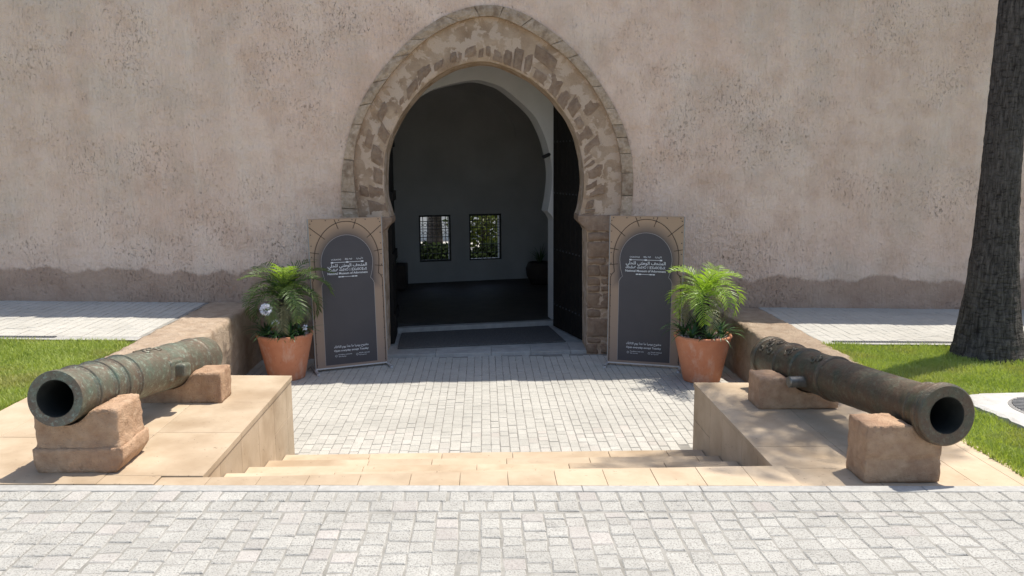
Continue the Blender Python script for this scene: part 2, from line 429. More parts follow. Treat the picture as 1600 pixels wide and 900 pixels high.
def street_pavers():
    rs = random.Random(21); L = []
    x = -9.0; ky = 4.755
    for row in range(2):                                        # border rows of near-square setts
        x = -9.0+row*.05
        while x < 9:
            w = rs.uniform(.115, .15); L.append((x+w/2, ky-.072-row*.142, gz(x)+rs.uniform(-.002, .003), w-.008, .133, rs.uniform(-.006, .006), rs.uniform(-.006, .006))); x += w
    x = -9.0
    top = ky-.295
    while x < 9:                                                # field: staggered columns
        w = rs.uniform(.108, .132); y = top-rs.uniform(0, .02)
        d0 = rs.uniform(.05, .15); L.append((x+w/2, y-d0/2, gz(x)+rs.uniform(-.0035, .0025), w-.007, d0-.007, 0, 0)); y -= d0
        while y > -.6:
            d = rs.uniform(.10, .15); L.append((x+w/2, y-d/2, gz(x)+rs.uniform(-.0045, .0025), w-rs.uniform(.0035, .007), d-rs.uniform(.0035, .008), rs.uniform(-.010, .010), rs.uniform(-.010, .010))); y -= d
        x += w
    place_pavers(L, street, 'paver_street', 300, key=lambda p: (0 if (p[1] > 3.62 and abs(p[0]-.05) < .62*p[1]) else 5)+abs(p[1]-4.4), b=.007, j=.006)
street_pavers()
def kerb():
    rs = random.Random(3); x = -9.0; kb = tag(obj('kerb', None), None, None); kb['kind'] = 'structure'
    while x < 9:
        w = rs.uniform(.55, .95); v, f = boxvf(x, x+w-.003, 4.757, 4.846, -.12, .003); me = mesh('kerb_stone', [(p[0], p[1], p[2]+gz(p[0])) for p in v], f); bevel(me, .004)
        me.polygons.foreach_set('use_smooth', [False]*len(me.polygons)); obj('kerb_stone', me, 'kerb_granite', kb); x += w
kerb()
def court_pavers():
    rs = random.Random(9); L = []; x = -3.14
    while x < 3.34:
        w = rs.uniform(.088, .104); y = 7.05+rs.uniform(0, .1)
        while y < 11.23:
            d = rs.choice((rs.uniform(.085, .12), rs.uniform(.12, .19), rs.uniform(.12, .17)))
            if not (y < 7.45 and (x < -1.80 or x+w > 1.94)): L.append((x+w/2, y+d/2, CZ+rs.uniform(-.002, .002), w-.006, d-.006, rs.uniform(-.008, .008), rs.uniform(-.008, .008)))
            y += d
        x += w
    place_pavers(L, court, 'paver_court', 300, key=lambda p: p[1]+(9 if p[0] < -1.8 or p[0] > 1.94 else 0), b=.004, j=.003)
court_pavers()

# ------------------------------------------------------------------ steps
def steps():
    st = empty('steps', (.07, 6, CZ), 'wide cream limestone steps leading down from the street to the gate court', 'steps')
    rs = random.Random(4)
    noses = [(4.98, 5.20, 0.0), (5.44, 5.55, -.148), (5.96, 6.02, -.296), (6.51, 6.51, -.444), (7.06, 7.04, -.592)]
    xl, xr = -1.798, 1.938; py = (4.85, 4.85)
    for i, (yl, yr, z) in enumerate(noses):
        k = 1-i/5; x = xl-(.25 if i == 0 else 0)
        xe = xr+(.05 if i == 0 else 0); x0s = x
        while x < xe-.02:
            w = rs.uniform(.30, .325) if i == 0 else rs.uniform(.5, .9); x1 = min(xe, x+w)
            if xe-x1 < .12: x1 = xe
            fr = lambda xx: lerp(yl, yr, min(1, max(0, (xx-xl)/(xr-xl))))
            ys = 4.852 if i == 0 else None
            zt = lambda xx: gz(xx)*k+z
            a, b = x+.0012, x1-.0012
            ya, yb = (4.852, 4.852) if i == 0 else (lerp(*noses[i-1][:2], (a-xl)/(xr-xl))-.02, lerp(*noses[i-1][:2], (b-xl)/(xr-xl))-.02)
            zb = z-.17
            jz = rs.uniform(-.0012, .0012)
            V = [(a, ya, zb), (b, yb, zb), (b, fr(b), zb), (a, fr(a), zb), (a, ya, zt(a)+jz), (b, yb, zt(b)+jz), (b, fr(b), zt(b)+jz), (a, fr(a), zt(a)+jz)]
            me = mesh('tread_slab', V, boxvf(0, 1, 0, 1, 0, 1)[1]); bevel(me, .006 if i else .003, 2); wchild('tread_slab', me, 'limestone', st); x = x1
steps()

# ------------------------------------------------------------------ cheek blocks beside the steps
def cheek(side):
    xi = -1.80 if side < 0 else 1.94; xo = -3.80 if side < 0 else 3.45
    yb = 7.42 if side < 0 else 7.36
    dz = .006 if side < 0 else -.022
    nm = ('pale limestone platform left of the steps carrying the green bronze cannon' if side < 0 else
          'pale limestone platform right of the steps carrying the brown bronze cannon')
    b = empty('stone_platform', ((xi+xo)/2, 6, CZ), nm, 'platform')
    x0, x1 = min(xi, xo), max(xi, xo); sg = 1 if side < 0 else -1
    ci = xi-sg*.028                                              # core behind the cladding
    core = mesh('core', *boxvf(min(ci, xo), max(ci, xo), 4.86, yb-.028, CZ-.05, -.12)); wchild('core', core, 'limestone', b)
    rs = random.Random(31+side)
    # top slabs in three lanes
    lanes = [xi, xi-sg*.60, xi-sg*1.22, xi-sg*1.66, xo]
    for i in range(4):
        y = 4.852
        while y < yb-.01:
            d = rs.uniform(.75, 1.15) if i < 3 else rs.uniform(1.2, 1.7); y1 = min(yb, y+d)
            if yb-y1 < .25: y1 = yb
            a, c = min(lanes[i], lanes[i+1]), max(lanes[i], lanes[i+1]); a += .0012; c -= .0012
            ov = .006
            if i == 0: (a, c) = (a, c+ov) if side < 0 else (a-ov, c)
            ye = y1-.0012 if y1 < yb else yb+ov
            # the landing slabs take the strip nearest the kerb on the inside lane
            ys = y+.0012
            if i == 0 and y < 4.86: ys = 4.99 if side < 0 else 5.21
            jz = rs.uniform(-.0012, .0012)+dz
            V = []
            for zt in (-.045, 0):
                for xx, yy in ((a, ys), (c, ys), (c, ye), (a, ye)): V.append((xx, yy, gz(xx)+zt+jz+.0006*i))
            me = mesh('top_slab', V, boxvf(0, 1, 0, 1, 0, 1)[1]); bevel(me, .003); wchild('top_slab', me, 'limestone', b); y = y1
    # landing piece that closes the gap beside the steps
    a, c = (xi-.60+.002, xi-.252) if side < 0 else (xi+.052, xi+.60-.002)
    yy1 = 4.987 if side < 0 else 5.207
    V = [(x, y, gz(x)+z+dz) for z in (-.045, 0) for x, y in ((a, 4.853), (c, 4.853), (c, yy1), (a, yy1))]
    me = mesh('top_slab', V, boxvf(0, 1, 0, 1, 0, 1)[1]); bevel(me, .003); wchild('top_slab', me, 'limestone', b)
    # cladding of the inner face: upright slabs, the last metre in two courses
    y = 5.0 if side < 0 else 5.21
    zt = gz(xi)-.047+dz
    while y < yb-.01:
        d = rs.uniform(.34, .52); y1 = min(yb, y+d)
        if yb-y1 < .2: y1 = yb
        cuts = [CZ-.02, zt] if y1 < yb-.55 else [CZ-.02, zt-.30, zt]
        for k in range(len(cuts)-1):
            xa, xb = sorted((xi-sg*.003, xi-sg*.027))
            me = mesh('cladding_slab', *boxvf(xa, xb, y+.0012, y1-.0012, cuts[k]+.001, cuts[k+1]-.001)); bevel(me, .002); wchild('cladding_slab', me, 'limestone', b)
        y = y1
    xa, xb = (x0, xi-.03) if side < 0 else (xi+.03, x1)
    x = xa
    while x < xb-.02:                                           # back face
        d = rs.uniform(.5, .7); e = min(xb, x+d); e = xb if xb-e < .2 else e
        me = mesh('cladding_slab', *boxvf(x+.001, e-.001, yb-.027, yb-.003, CZ-.02, gz(x)-.05+dz)); bevel(me, .002); wchild('cladding_slab', me, 'limestone', b); x = e
cheek(-1); cheek(1)

# ------------------------------------------------------------------ low retaining walls beside the court
def bank(side):
    x0, x1 = (-3.80, -3.14) if side < 0 else (3.20, 3.84)
    yb = 7.45 if side < 0 else 7.39
    inner = x1 if side < 0 else x0
    def fn(w):
        if w.z > -.1:
            w.z += noise.noise(Vector((w.x*3, w.y*2.2, side)))*.012
        # crumbled inner arris
        k = max(0, 1-abs(w.x-inner)/.12)*max(0, 1-max(0, gz(w.x)-w.z)/.35)
        e = noise.fractal(Vector((w.y*2.6, w.z*2, 4+side)), 1, 2, 4)
        w.x -= (1 if side < 0 else -1)*k*max(0, .01+e*.05)
        w.z -= k*max(0, e)*.03
        w.z += gz(w.x)-gz(inner)
        return w
    v, f = rough_block(x0, x1, yb, WY-.004, CZ-.05, gz(inner)+.012, seed=3+side, amp=.015, freq=6, rnd=.022, cell=.05, fn=fn, fine=.6)
    lb = 'rough rendered low wall left of the court behind the green cannon' if side < 0 else 'rough rendered low wall right of the court behind the brown cannon'
    o = obj('low_wall', mesh('low_wall', v, f, True), 'bank_stone'); tag(o, lb, 'wall')
bank(-1); bank(1)

# ------------------------------------------------------------------ walkways, lawns, drains
def walkway(side):
    x0, x1 = (-13.0, -3.805) if side < 0 else (3.845, 13.0)
    y0 = 9.04 if side < 0 else 9.10
    w = sheet('walkway', x0, x1, y0, WY+.02, lambda x, y: gz(x)-.004, 'mortar', 6, 1); w['kind'] = 'structure'
    rs = random.Random(40+side); L = []; y = None; x = x0+.01
    while x < x1-.05:
        ww = .105; y = y0+.01-rs.uniform(0, .1)
        while y < WY:
            d = rs.choice((.105, .21, .21)); a, b = max(y, y0+.008), min(y+d, WY-.01)
            if b-a > .03: L.append((x+ww/2, (a+b)/2, gz(x)+rs.uniform(-.002, .002), ww-.006, b-a-.006, rs.uniform(-.006, .006), rs.uniform(-.006, .006)))
            y += d
        x += ww
    parts = []
    for (x, y, z, ww, d, tx, ty) in L:
        v, f = paver_vf(ww, d, .03, .004, rs, .003); parts.append(([(a+x, b+y, c+z+a*-ty+b*tx) for a, b, c in v], f))
    o = obj('paver_field', mesh('paver_field', *join(parts)), 'paver_court', w); o['kind'] = 'stuff'
    # edge stones and slot drain against the lawn
    xs, xe = (-13.0, -4.74) if side < 0 else (3.98, 13.0)
    d = empty('drain_channel', ((xs+xe)/2, y0-.05, gz((xs+xe)/2)), 'long slotted metal drain between the left lawn and the paving' if side < 0 else 'long slotted metal drain between the right lawn and the paving', 'drain')
    V = []; F = []
    def bar(xa, xb, ya, yb, za, zb):
        v, f = boxvf(xa, xb, ya, yb, za, zb); v = [(p[0], p[1], p[2]+gz(p[0])) for p in v]; return v, f
    wchild('channel_frame', mesh('channel_frame', *join([bar(xs, xe, y0-.012, y0-.002, -.03, .008), bar(xs, xe, y0-.075, y0-.065, -.03, .008), bar(xs, xe, y0-.065, y0-.012, -.05, -.03)])), 'drain_metal', d)
    gp = []; x = xs+.02
    while x < xe: gp.append(bar(x, x+.012, y0-.065, y0-.012, -.012, .004)); x += .03
    wchild('grate_bars', mesh('grate_bars', *join(gp)), 'drain_metal', d)['kind'] = 'stuff'
    ex = sheet('edging', xs if side < 0 else 3.845, -3.805 if side < 0 else xe, y0-.16, y0-.08, lambda x, y: gz(x)+.002, 'kerb_granite', 6, 1); ex['kind'] = 'structure'
    xa, xb = (-4.735, -3.805) if side < 0 else (3.845, 3.975)
    e2 = sheet('edging', xa, xb, y0-.08, y0, lambda x, y: gz(x)+.001, 'kerb_granite'); e2['kind'] = 'structure'
walkway(-1); walkway(1)

MANHOLE = [(4.12, 6.62), (4.22, 6.86), (4.40, 6.93), (5.6, 7.0), (5.6, 5.75), (4.40, 5.72), (4.2, 6.0), (4.17, 6.3)]
def inside(x, y, P):
    c = False
    for i in range(len(P)):
        (ax, ay), (bx, by) = P[i], P[i-1]
        if (ay > y) != (by > y) and x < (bx-ax)*(y-ay)/(by-ay)+ax: c = not c
    return c
def lawn(side):
    y1 = 8.875 if side < 0 else 8.935
    xin = (lambda y: -3.83+.03*math.sin(y*3)) if side < 0 else (lambda y: 3.49+(y-4.85)*.083+.03*math.sin(y*4))
    x0, x1 = (-13, -3.805) if side < 0 else (3.455, 13)
    zf = lambda x, y: gz(x)-.03+.012*math.sin(x*2.1)*math.sin(y*1.7)
    ln = sheet('lawn', x0, x1, 4.85, y1, zf, 'lawn_soil', 24, 12); ln['kind'] = 'structure'
    rg = np.random.default_rng(8+side); N = 120000
    xs = rg.uniform(0, 1, N)**1.5*4.6; ys = rg.uniform(4.86, y1+.02, N)
    X = np.where(side < 0, -3.83-xs, 3.49+(ys-4.85)*.083+xs) + .03*np.sin(ys*(3 if side < 0 else 4))
    edge = xs < .12; keep = ~edge | (rg.random(N) < .35)
    if side > 0:
        P = [(a+(-.02 if a < 4.5 else 0), b) for a, b in MANHOLE]
        keep &= ~np.array([inside(a, b, P) for a, b in zip(X, ys)])
        keep &= ((X-5.51)**2+(ys-8.57)**2) > .36**2
    X = X[keep]; ys = ys[keep]; n = len(X)
    Z = -.022*X-.03+.012*np.sin(X*2.1)*np.sin(ys*1.7)
    h = rg.uniform(.018, .066, n)*(.75+.5*np.abs(np.sin(X*3.1+np.sin(ys*2.3)*2)*np.sin(ys*3.7))); a = rg.uniform(0, 2*np.pi, n); w = rg.uniform(.0022, .005, n); ln_ = rg.uniform(.1, .85, n)*h; b = rg.uniform(0, 2*np.pi, n)
    ca, sa = np.cos(a)*w, np.sin(a)*w; lx, ly = np.cos(b)*ln_, np.sin(b)*ln_
    V = np.empty((n, 5, 3), np.float32)
    for i, (sx, t) in enumerate(((-1, 0), (1, 0), (1, .55), (-1, .55))):
        k = 1 if t == 0 else .8
        V[:, i, 0] = X+sx*ca*k+lx*t*t; V[:, i, 1] = ys+sx*sa*k+ly*t*t; V[:, i, 2] = Z+h*t
    V[:, 4, 0] = X+lx; V[:, 4, 1] = ys+ly; V[:, 4, 2] = Z+h*.95
    idx = (np.arange(n)*5)[:, None]
    quad = (idx+np.array([0, 1, 2, 3])); tri = idx+np.array([3, 2, 4])
    me = bpy.data.meshes.new('grass'); me.vertices.add(n*5); me.vertices.foreach_set('co', V.ravel())
    loops = np.concatenate([quad, tri], 1).ravel().astype(np.int32)
    me.loops.add(len(loops)); me.loops.foreach_set('vertex_index', loops)
    me.polygons.add(n*2); st = np.stack([np.arange(n)*7, np.arange(n)*7+4], 1).ravel().astype(np.int32)
    me.polygons.foreach_set('loop_start', st); me.update(calc_edges=True)
    o = obj('grass', me, 'grass_blade'); tag(o, 'short sunlit turf on the left lawn' if side < 0 else 'short sunlit turf round the palm on the right lawn', 'grass', kind='stuff')
lawn(-1); lawn(1)

def manhole():
    t = empty('manhole', (4.95, 6.4, gz(4.95)), 'pale concrete manhole slab with round grey cover set in the right lawn', 'manhole')
    n = len(MANHOLE); P = []
    for i in range(n):
        (ax, ay), (bx, by) = MANHOLE[i], MANHOLE[(i+1) % n]
        for k in range(6):
            q = k/6; P.append((lerp(ax, bx, q)+RS.uniform(-.012, .012), lerp(ay, by, q)+RS.uniform(-.012, .012)))
    m = len(P)
    V = [(x, y, gz(x)-.05) for x, y in P]+[(x, y, gz(x)+.008+RS.uniform(-.004, .004)) for x, y in P]+[(lerp(x, 4.95, .05), lerp(y, 6.4, .05), gz(x)+.02) for x, y in P]
    F = [tuple(range(2*m, 3*m))]
    for i in range(m):
        k = (i+1) % m; F += [(i, k, m+k, m+i), (m+i, m+k, 2*m+k, 2*m+i)]
    wchild('slab', fix(mesh('slab', V, F)), 'concrete', t)
    cx, cy = 4.80, 6.38
    v, f = lathe([(.0, .028), (.40, .028), (.42, .024), (.43, .012)], 40); cov = wchild('cover', mesh('cover', [(a+cx, b+cy, c+gz(a+cx)) for a, b, c in v], f), 'cover_metal', t)
    gp = []
    for i in range(-9, 10):
        y = i*.042; L = math.sqrt(max(0, .39**2-y*y))
        if L > .05:
            v, f = boxvf(cx-L, cx+L, cy+y-.010, cy+y+.010, .028, .036); gp.append(([(a, b, c+gz(a)) for a, b, c in v], f))
    wchild('cover_ribs', mesh('cover_ribs', *join(gp)), 'drain_metal', cov)['kind'] = 'stuff'
manhole()

# ------------------------------------------------------------------ the rampart wall with its gate arch
OUTER = [(-1.93, 1.19), (-1.945, 1.59), (-1.89, 2.02), (-1.78, 2.44), (-1.58, 2.86), (-1.27, 3.28), (-.88, 3.65), (-.45, 3.91), (.05, 4.03), (.53, 3.93), (1.0, 3.64), (1.39, 3.27), (1.69, 2.85), (1.92, 2.42), (2.03, 1.99), (2.05, 1.55), (2.02, 1.16)]
RIDGE = [(-1.72, 1.19), (-1.755, 1.58), (-1.76, 2.01), (-1.66, 2.44), (-1.41, 2.90), (-1.06, 3.32), (-.66, 3.65), (-.28, 3.83), (.07, 3.89), (.40, 3.81), (.83, 3.58), (1.26, 3.23), (1.56, 2.85), (1.77, 2.42), (1.88, 1.99), (1.90, 1.55), (1.87, 1.16)]
INTR = [(-1.29, 1.19), (-1.36, 1.49), (-1.365, 1.84), (-1.33, 2.14), (-1.21, 2.44), (-.98, 2.79), (-.66, 3.10), (-.30, 3.27), (.03, 3.315), (.35, 3.235), (.70, 3.05), (1.01, 2.76), (1.23, 2.44), (1.35, 2.06), (1.385, 1.68), (1.36, 1.38), (1.31, 1.21)]
def resample(P, n):
    """Catmull-Rom through the points, n+1 samples even in parameter"""
    out = []; P = [Vector((a, b)) for a, b in P]; m = len(P)-1
    for i in range(n+1):
        t = i/n*m; k = min(int(t), m-1); u = t-k
        p0, p1, p2, p3 = P[max(k-1, 0)], P[k], P[k+1], P[min(k+2, m)]
        q = .5*((2*p1)+(p2-p0)*u+(2*p0-5*p1+4*p2-p3)*u*u+(3*p1-p0-3*p2+p3)*u**3); out.append((q.x, q.y))
    return out
NS = 160
oc, rc, ic = resample(OUTER, NS), resample(RIDGE, NS), resample(INTR, NS)
wall = empty('rampart_wall', (0, WY, CZ), 'tall weathered pinkish plaster rampart wall pierced by the stone gate arch', 'wall')
def build_wall():
    # front face: outline of the opening joined to a far rectangle
    ol = [(-1.93, CZ-.1), (-1.93, 0), (-1.93, .6)]+oc+[(2.02, .6), (2.02, 0), (2.02, CZ-.1)]
    # ragged top: worn stub merlons
    rs = random.Random(77); top = []; x = 15.0
    top = []
    while x > -15:
        hgt = rs.uniform(.10, .24); L = rs.uniform(.55, 1.1)
        top += [(x, 5.28+rs.uniform(-.02, .02)), (x-.04, 5.28+hgt), (x-L*.55, 5.29+hgt*1.7), (x-L*.8, 5.30+hgt*1.35)]
        x -= L
    V, F = [], []
    n = len(ol)
    # rings between the opening and an outer frame
    def frame(i):
        p = Vector(ol[i]); a = i/(n-1)
        if i < 3: return (-16, p.y)
        if i > n-4: return (16, p.y)
        t = (i-3)/(n-7)
        if t < .25: return (-16, lerp(.6, 5.0, t/.25))
        if t > .75: return (16, lerp(5.0, .6, (t-.75)/.25))
        return (lerp(-16, 16, (t-.25)/.5), 5.0)
    R = 6
    for i in range(n):
        a = Vector(ol[i]); b = Vector(frame(i))
        for k in range(R+1):
            p = a.lerp(b, (k/R)**2.2); V.append((p.x, WY, p.y))
    for i in range(n-1):
        for k in range(R):
            q = i*(R+1)+k; F.append((q, q+R+1, q+R+2, q+1))
    wchild('plaster_face', fix(mesh('plaster_face', V, F)), 'wall_plaster', wall)
    # reveal behind the moulding so nothing shows through
    # wall head with stubs
    tp = sorted(top); VV = []; FF = []
    for x, z in tp: VV += [(x, WY, 5.0), (x, WY, z), (x, WY+.5, z), (x, WY+.5, 5.0)]
    for i in range(len(tp)-1):
        a = i*4; FF += [(a, a+4, a+5, a+1), (a+1, a+5, a+6, a+2), (a+2, a+6, a+7, a+3)]
    wchild('wall_head', fix(mesh('wall_head', VV, FF)), 'wall_plaster', wall)
    # hood moulding stones
    rs = random.Random(6); i = 0; hm = wchild('hood_moulding', mesh('hood_moulding', *arc_strip(oc, rc, WY+.03, 0, NS, .012, 0)), 'hood_stone', wall)
    while i < NS:
        st = rs.randint(4, 11); j = min(NS, i+st)
        if NS-j < 3: j = NS
        v, f = voussoir(oc, rc, i, j, WY-.030-rs.uniform(0, .004), WY+.10, rs, .009, amp=.006)
        wchild('moulding_stone', mesh('moulding_stone', v, f), 'hood_stone', hm); i = j
    # straight legs of the moulding
    for sx, xo_, xi_ in ((-1, -1.93, -1.72), (1, 2.02, 1.87)):
        z = 1.165; 
        while z > CZ:
            h = rs.uniform(.24, .4); zb = max(CZ-.03, z-h)
            v, f = rough_block(min(xo_, xi_), max(xo_, xi_), WY-.04, WY+.1, zb+.004, z-.004, seed=z, amp=.012, freq=8, rnd=.012, cell=.06)
            wchild('moulding_stone', mesh('moulding_stone', v, f, True), 'hood_stone', hm); z = zb
def arc_strip(A, B, y, i0, i1, shrink, jit):
    V, F = [], []
    for i in range(i0, i1+1):
        V += [(A[i][0], y, A[i][1]), (B[i][0], y, B[i][1])]
    for k in range(i1-i0): F.append((2*k, 2*k+1, 2*k+3, 2*k+2))
    return V, F
def voussoir(A, B, i, j, yf, yb, rs, gap, u0=0., u1=1., sub=3, amp=.010):
    """a curved stone between two outlines, from sample i to j; front at yf, rounded arris"""
    V, F = [], []; n = max(2, sub); m = 4
    ti = [i+(j-i)*(k/n) for k in range(n+1)]
    def pt(t, u):
        a = int(min(t, NS-1)); q = t-a
        pa = Vector(A[a]).lerp(Vector(A[a+1]), q); pb = Vector(B[a]).lerp(Vector(B[a+1]), q)
        return pa.lerp(pb, u)
    L = (pt(i, .5)-pt(j, .5)).length; g = gap/max(L, .01)/2*(j-i)
    ti[0] += g; ti[-1] -= g
    s = rs.uniform(0, 99)
    rows = [(u0, 1), (u0, 0), (lerp(u0, u1, .33), 0), (lerp(u0, u1, .67), 0), (u1, 0), (u1, 1)]
    for a, t in enumerate(ti):
        for b, (u, bk) in enumerate(rows):
            p = pt(t, u)+Vector((rs.uniform(-1, 1), rs.uniform(-1, 1)))*amp*.35
            edge = (a in (0, n)) or b in (1, 4)
            y = yb if bk else yf+(.012 if edge else 0)+noise.noise(Vector((p.x*9, s, p.y*9)))*amp
            V.append((p.x, y, p.y))
    w = len(rows)
    for a in range(n):
        for b in range(w-1): F.append((a*w+b, a*w+b+1, (a+1)*w+b+1, (a+1)*w+b))
    F.append(tuple(range(w))); F.append(tuple(range(n*w, n*w+w))[::-1])
    me = fix(mesh('t', V, F)); V = [tuple(q.co) for q in me.vertices]; F = [tuple(p.vertices) for p in me.polygons]; bpy.data.meshes.remove(me)
    return V, F
build_wall()
AF = WY+.055                                                       # arch face sits behind the hood
JL = [(-1.29, 1.19), (-1.30, 1.13), (-1.37, 1.08), (-1.40, 1.0), (-1.40, .3), (-1.41, CZ-.05)]
JR = [(1.31, 1.21), (1.315, 1.15), (1.385, 1.09), (1.43, 1.0), (1.435, .3), (1.44, CZ-.05)]
def build_arch():
    V, F = [], []; R = 12; full_i = JL[::-1][:-1]+ic+JR[1:]; full_r = [(-1.74, p[1]) for p in JL[::-1][:-1]]+rc+[(1.885, p[1]) for p in JR[1:]]
    n = len(full_i)
    for a in range(n):
        for k in range(R+1):
            p = Vector(full_i[a]).lerp(Vector(full_r[a]), k/R*1.02)
            d = noise.fractal(Vector((p.x*3.2, 1, p.y*3.2)), 1, 2, 5)*.022+noise.noise(Vector((p.x*14, 3, p.y*14)))*.006
            V.append((p.x, AF+d+(.02 if k == 0 else 0), p.y))
    for a in range(n-1):
        for k in range(R):
            q = a*(R+1)+k; F.append((q, q+1, q+R+2, q+R+1))
    face = wchild('arch_face', fix(mesh('arch_face', V, F, True)), 'arch_plaster', wall)
    # soffit and jamb surface running inwards
    V, F = [], []; K = 8
    for a in range(n):
        p = Vector(full_i[a])
        for k in range(K+1):
            d = 0 if k == 0 else noise.noise(Vector((p.x*4, k*.6, p.y*4)))*.012
            c = (p-Vector((0, 1.6))); c = c.normalized()*d if c.length > .1 else Vector((0, 0))
            V.append((p.x+c.x, AF+.02+k*.54/K if k else V_front(p), p.y+c.y))
    for a in range(n-1):
        for k in range(K):
            q = a*(K+1)+k; F.append((q, q+1, q+K+2, q+K+1))
    wchild('soffit', fix(mesh('soffit', V, F, True)), 'arch_plaster', wall)
    rs = random.Random(15)
    def stone(i, j, u0, u1, pr): 
        v, f = voussoir(ic, rc, i, j, AF-.012-pr, AF+.09, rs, .020, u0, u1, 4, .020); wchild('stone', mesh('stone', v, f), 'arch_stone', face)
    # exposed voussoirs: a nearly full inner row from the crown down the right flank, fewer on the left
    i = 66.
    while i < 158:
        L = rs.choice((2.0, 2.6, 3.4, 4.4, 5.2)); 
        if rs.random() < .86 or i > 100: stone(i, min(159.5, i+L), rs.uniform(.02, .14), rs.uniform(.30, .58), rs.uniform(-.006, .008))
        i += L+rs.uniform(.0, .8)
    for i, L, a, b in ((98, 7, .5, .80), (118, 4.5, .45, .92), (122, 5, .02, .40), (49, 5, .08, .36), (54, 5.5, .12, .45), (60, 4, .1, .30), (42, 6, .10, .30), (32, 5, .05, .42), (22, 7, .04, .45), (15, 6, .05, .35), (9, 5, .04, .52), (3, 5.4, .02, .62), (9, 4, .56, .86), (26, 6, .5, .75), (36, 5, .45, .7)):
        stone(i, i+L, a, b, rs.uniform(0, .01))
    # jamb stones, right pier and the strip seen at the left
    for sx in (1, -1):
        z = 1.00
        while z > CZ+.02:
            h = rs.choice((.09, .13, .17, .24, .28)); zb = max(CZ, z-h)
            xs = [1.435, rs.uniform(1.60, 1.70), 1.868] if rs.random() < .75 else [1.435, 1.868]
            for k in range(len(xs)-1):
                if k == 1 and rs.random() < .25: continue
                a, b = xs[k]+.006, xs[k+1]-.006
                if sx < 0: a, b = -b+.03, -a+.03
                v, f = rough_block(a, b, AF-.010-rs.uniform(0, .010), AF+.12, zb+.006, z-.006, seed=z*3+k, amp=.014, freq=10, rnd=.014, cell=.03, fine=.6)
                wchild('stone', mesh('stone', v, f, True), 'arch_stone', face)
            z = zb
    # impost blocks
    for sx in (1, -1):
        P = [(1.30, 1.235), (1.295, 1.16), (1.37, 1.085), (1.43, 1.015), (1.868, 1.015), (1.868, 1.235)]
        if sx < 0: P = [(-x+.02, z) for x, z in P]
        m = len(P); V = [(x, AF-.03, z) for x, z in P]+[(x, AF+.5, z) for x, z in P]
        F = [tuple(range(m)), tuple(range(m, 2*m))]+[(i, (i+1) % m, m+(i+1) % m, m+i) for i in range(m)]
        me = fix(mesh('impost', V, F)); bevel(me, .012, 2); wchild('impost', me, 'arch_stone', wall)
def V_front(p):
    d = noise.fractal(Vector((p.x*3.2, 1, p.y*3.2)), 1, 2, 5)*.022+noise.noise(Vector((p.x*14, 3, p.y*14)))*.006
    return AF+d+.02
build_arch()

# ------------------------------------------------------------------ gate passage, inner arch and the dark room behind
def shell():
    s = lambda name, b, m: tag(obj(name, mesh(name, *boxvf(*b)), m), kind='structure')
    BY = AF+.56
    s('passage_floor', (-2.2, 2.2, 11.60, 13.3, CZ-.2, CZ+.035), 'threshold_stone')
    s('passage_wall_left', (-2.4, -1.82, BY, 13.6, CZ-.1, 4.8), 'white_paint')
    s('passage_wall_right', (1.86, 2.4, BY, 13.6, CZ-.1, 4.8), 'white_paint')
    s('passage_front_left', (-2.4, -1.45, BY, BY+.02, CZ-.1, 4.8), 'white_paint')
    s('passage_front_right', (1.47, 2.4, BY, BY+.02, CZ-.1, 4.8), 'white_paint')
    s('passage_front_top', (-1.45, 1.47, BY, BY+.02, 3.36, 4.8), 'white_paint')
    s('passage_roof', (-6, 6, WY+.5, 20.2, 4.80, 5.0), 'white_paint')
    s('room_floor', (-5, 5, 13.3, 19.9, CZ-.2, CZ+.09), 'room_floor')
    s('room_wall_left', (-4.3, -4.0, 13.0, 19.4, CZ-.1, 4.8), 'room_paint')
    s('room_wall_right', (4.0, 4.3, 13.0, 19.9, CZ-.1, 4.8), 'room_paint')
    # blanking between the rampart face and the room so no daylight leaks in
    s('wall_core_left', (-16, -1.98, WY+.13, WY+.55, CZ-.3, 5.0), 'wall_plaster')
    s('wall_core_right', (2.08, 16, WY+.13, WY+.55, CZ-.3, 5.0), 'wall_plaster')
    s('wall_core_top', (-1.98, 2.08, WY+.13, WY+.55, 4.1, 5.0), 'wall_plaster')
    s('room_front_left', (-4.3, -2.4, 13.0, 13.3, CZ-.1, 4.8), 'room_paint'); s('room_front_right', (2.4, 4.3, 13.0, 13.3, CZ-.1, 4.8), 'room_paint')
shell()
IA = [(-1.36, CZ), (-1.36, 1.02), (-1.33, 1.09), (-1.255, 1.17), (-1.285, 1.45), (-1.31, 1.80), (-1.30, 2.10), (-1.22, 2.42), (-.98, 2.84), (-.70, 3.04), (-.48, 3.13), (.01, 3.235), (.30, 3.19), (.53, 3.09), (.94, 2.75), (1.10, 2.50), (1.20, 2.25), (1.27, 1.95), (1.285, 1.69), (1.25, 1.38), (1.21, 1.17), (1.28, 1.10), (1.32, 1.02), (1.32, CZ)]
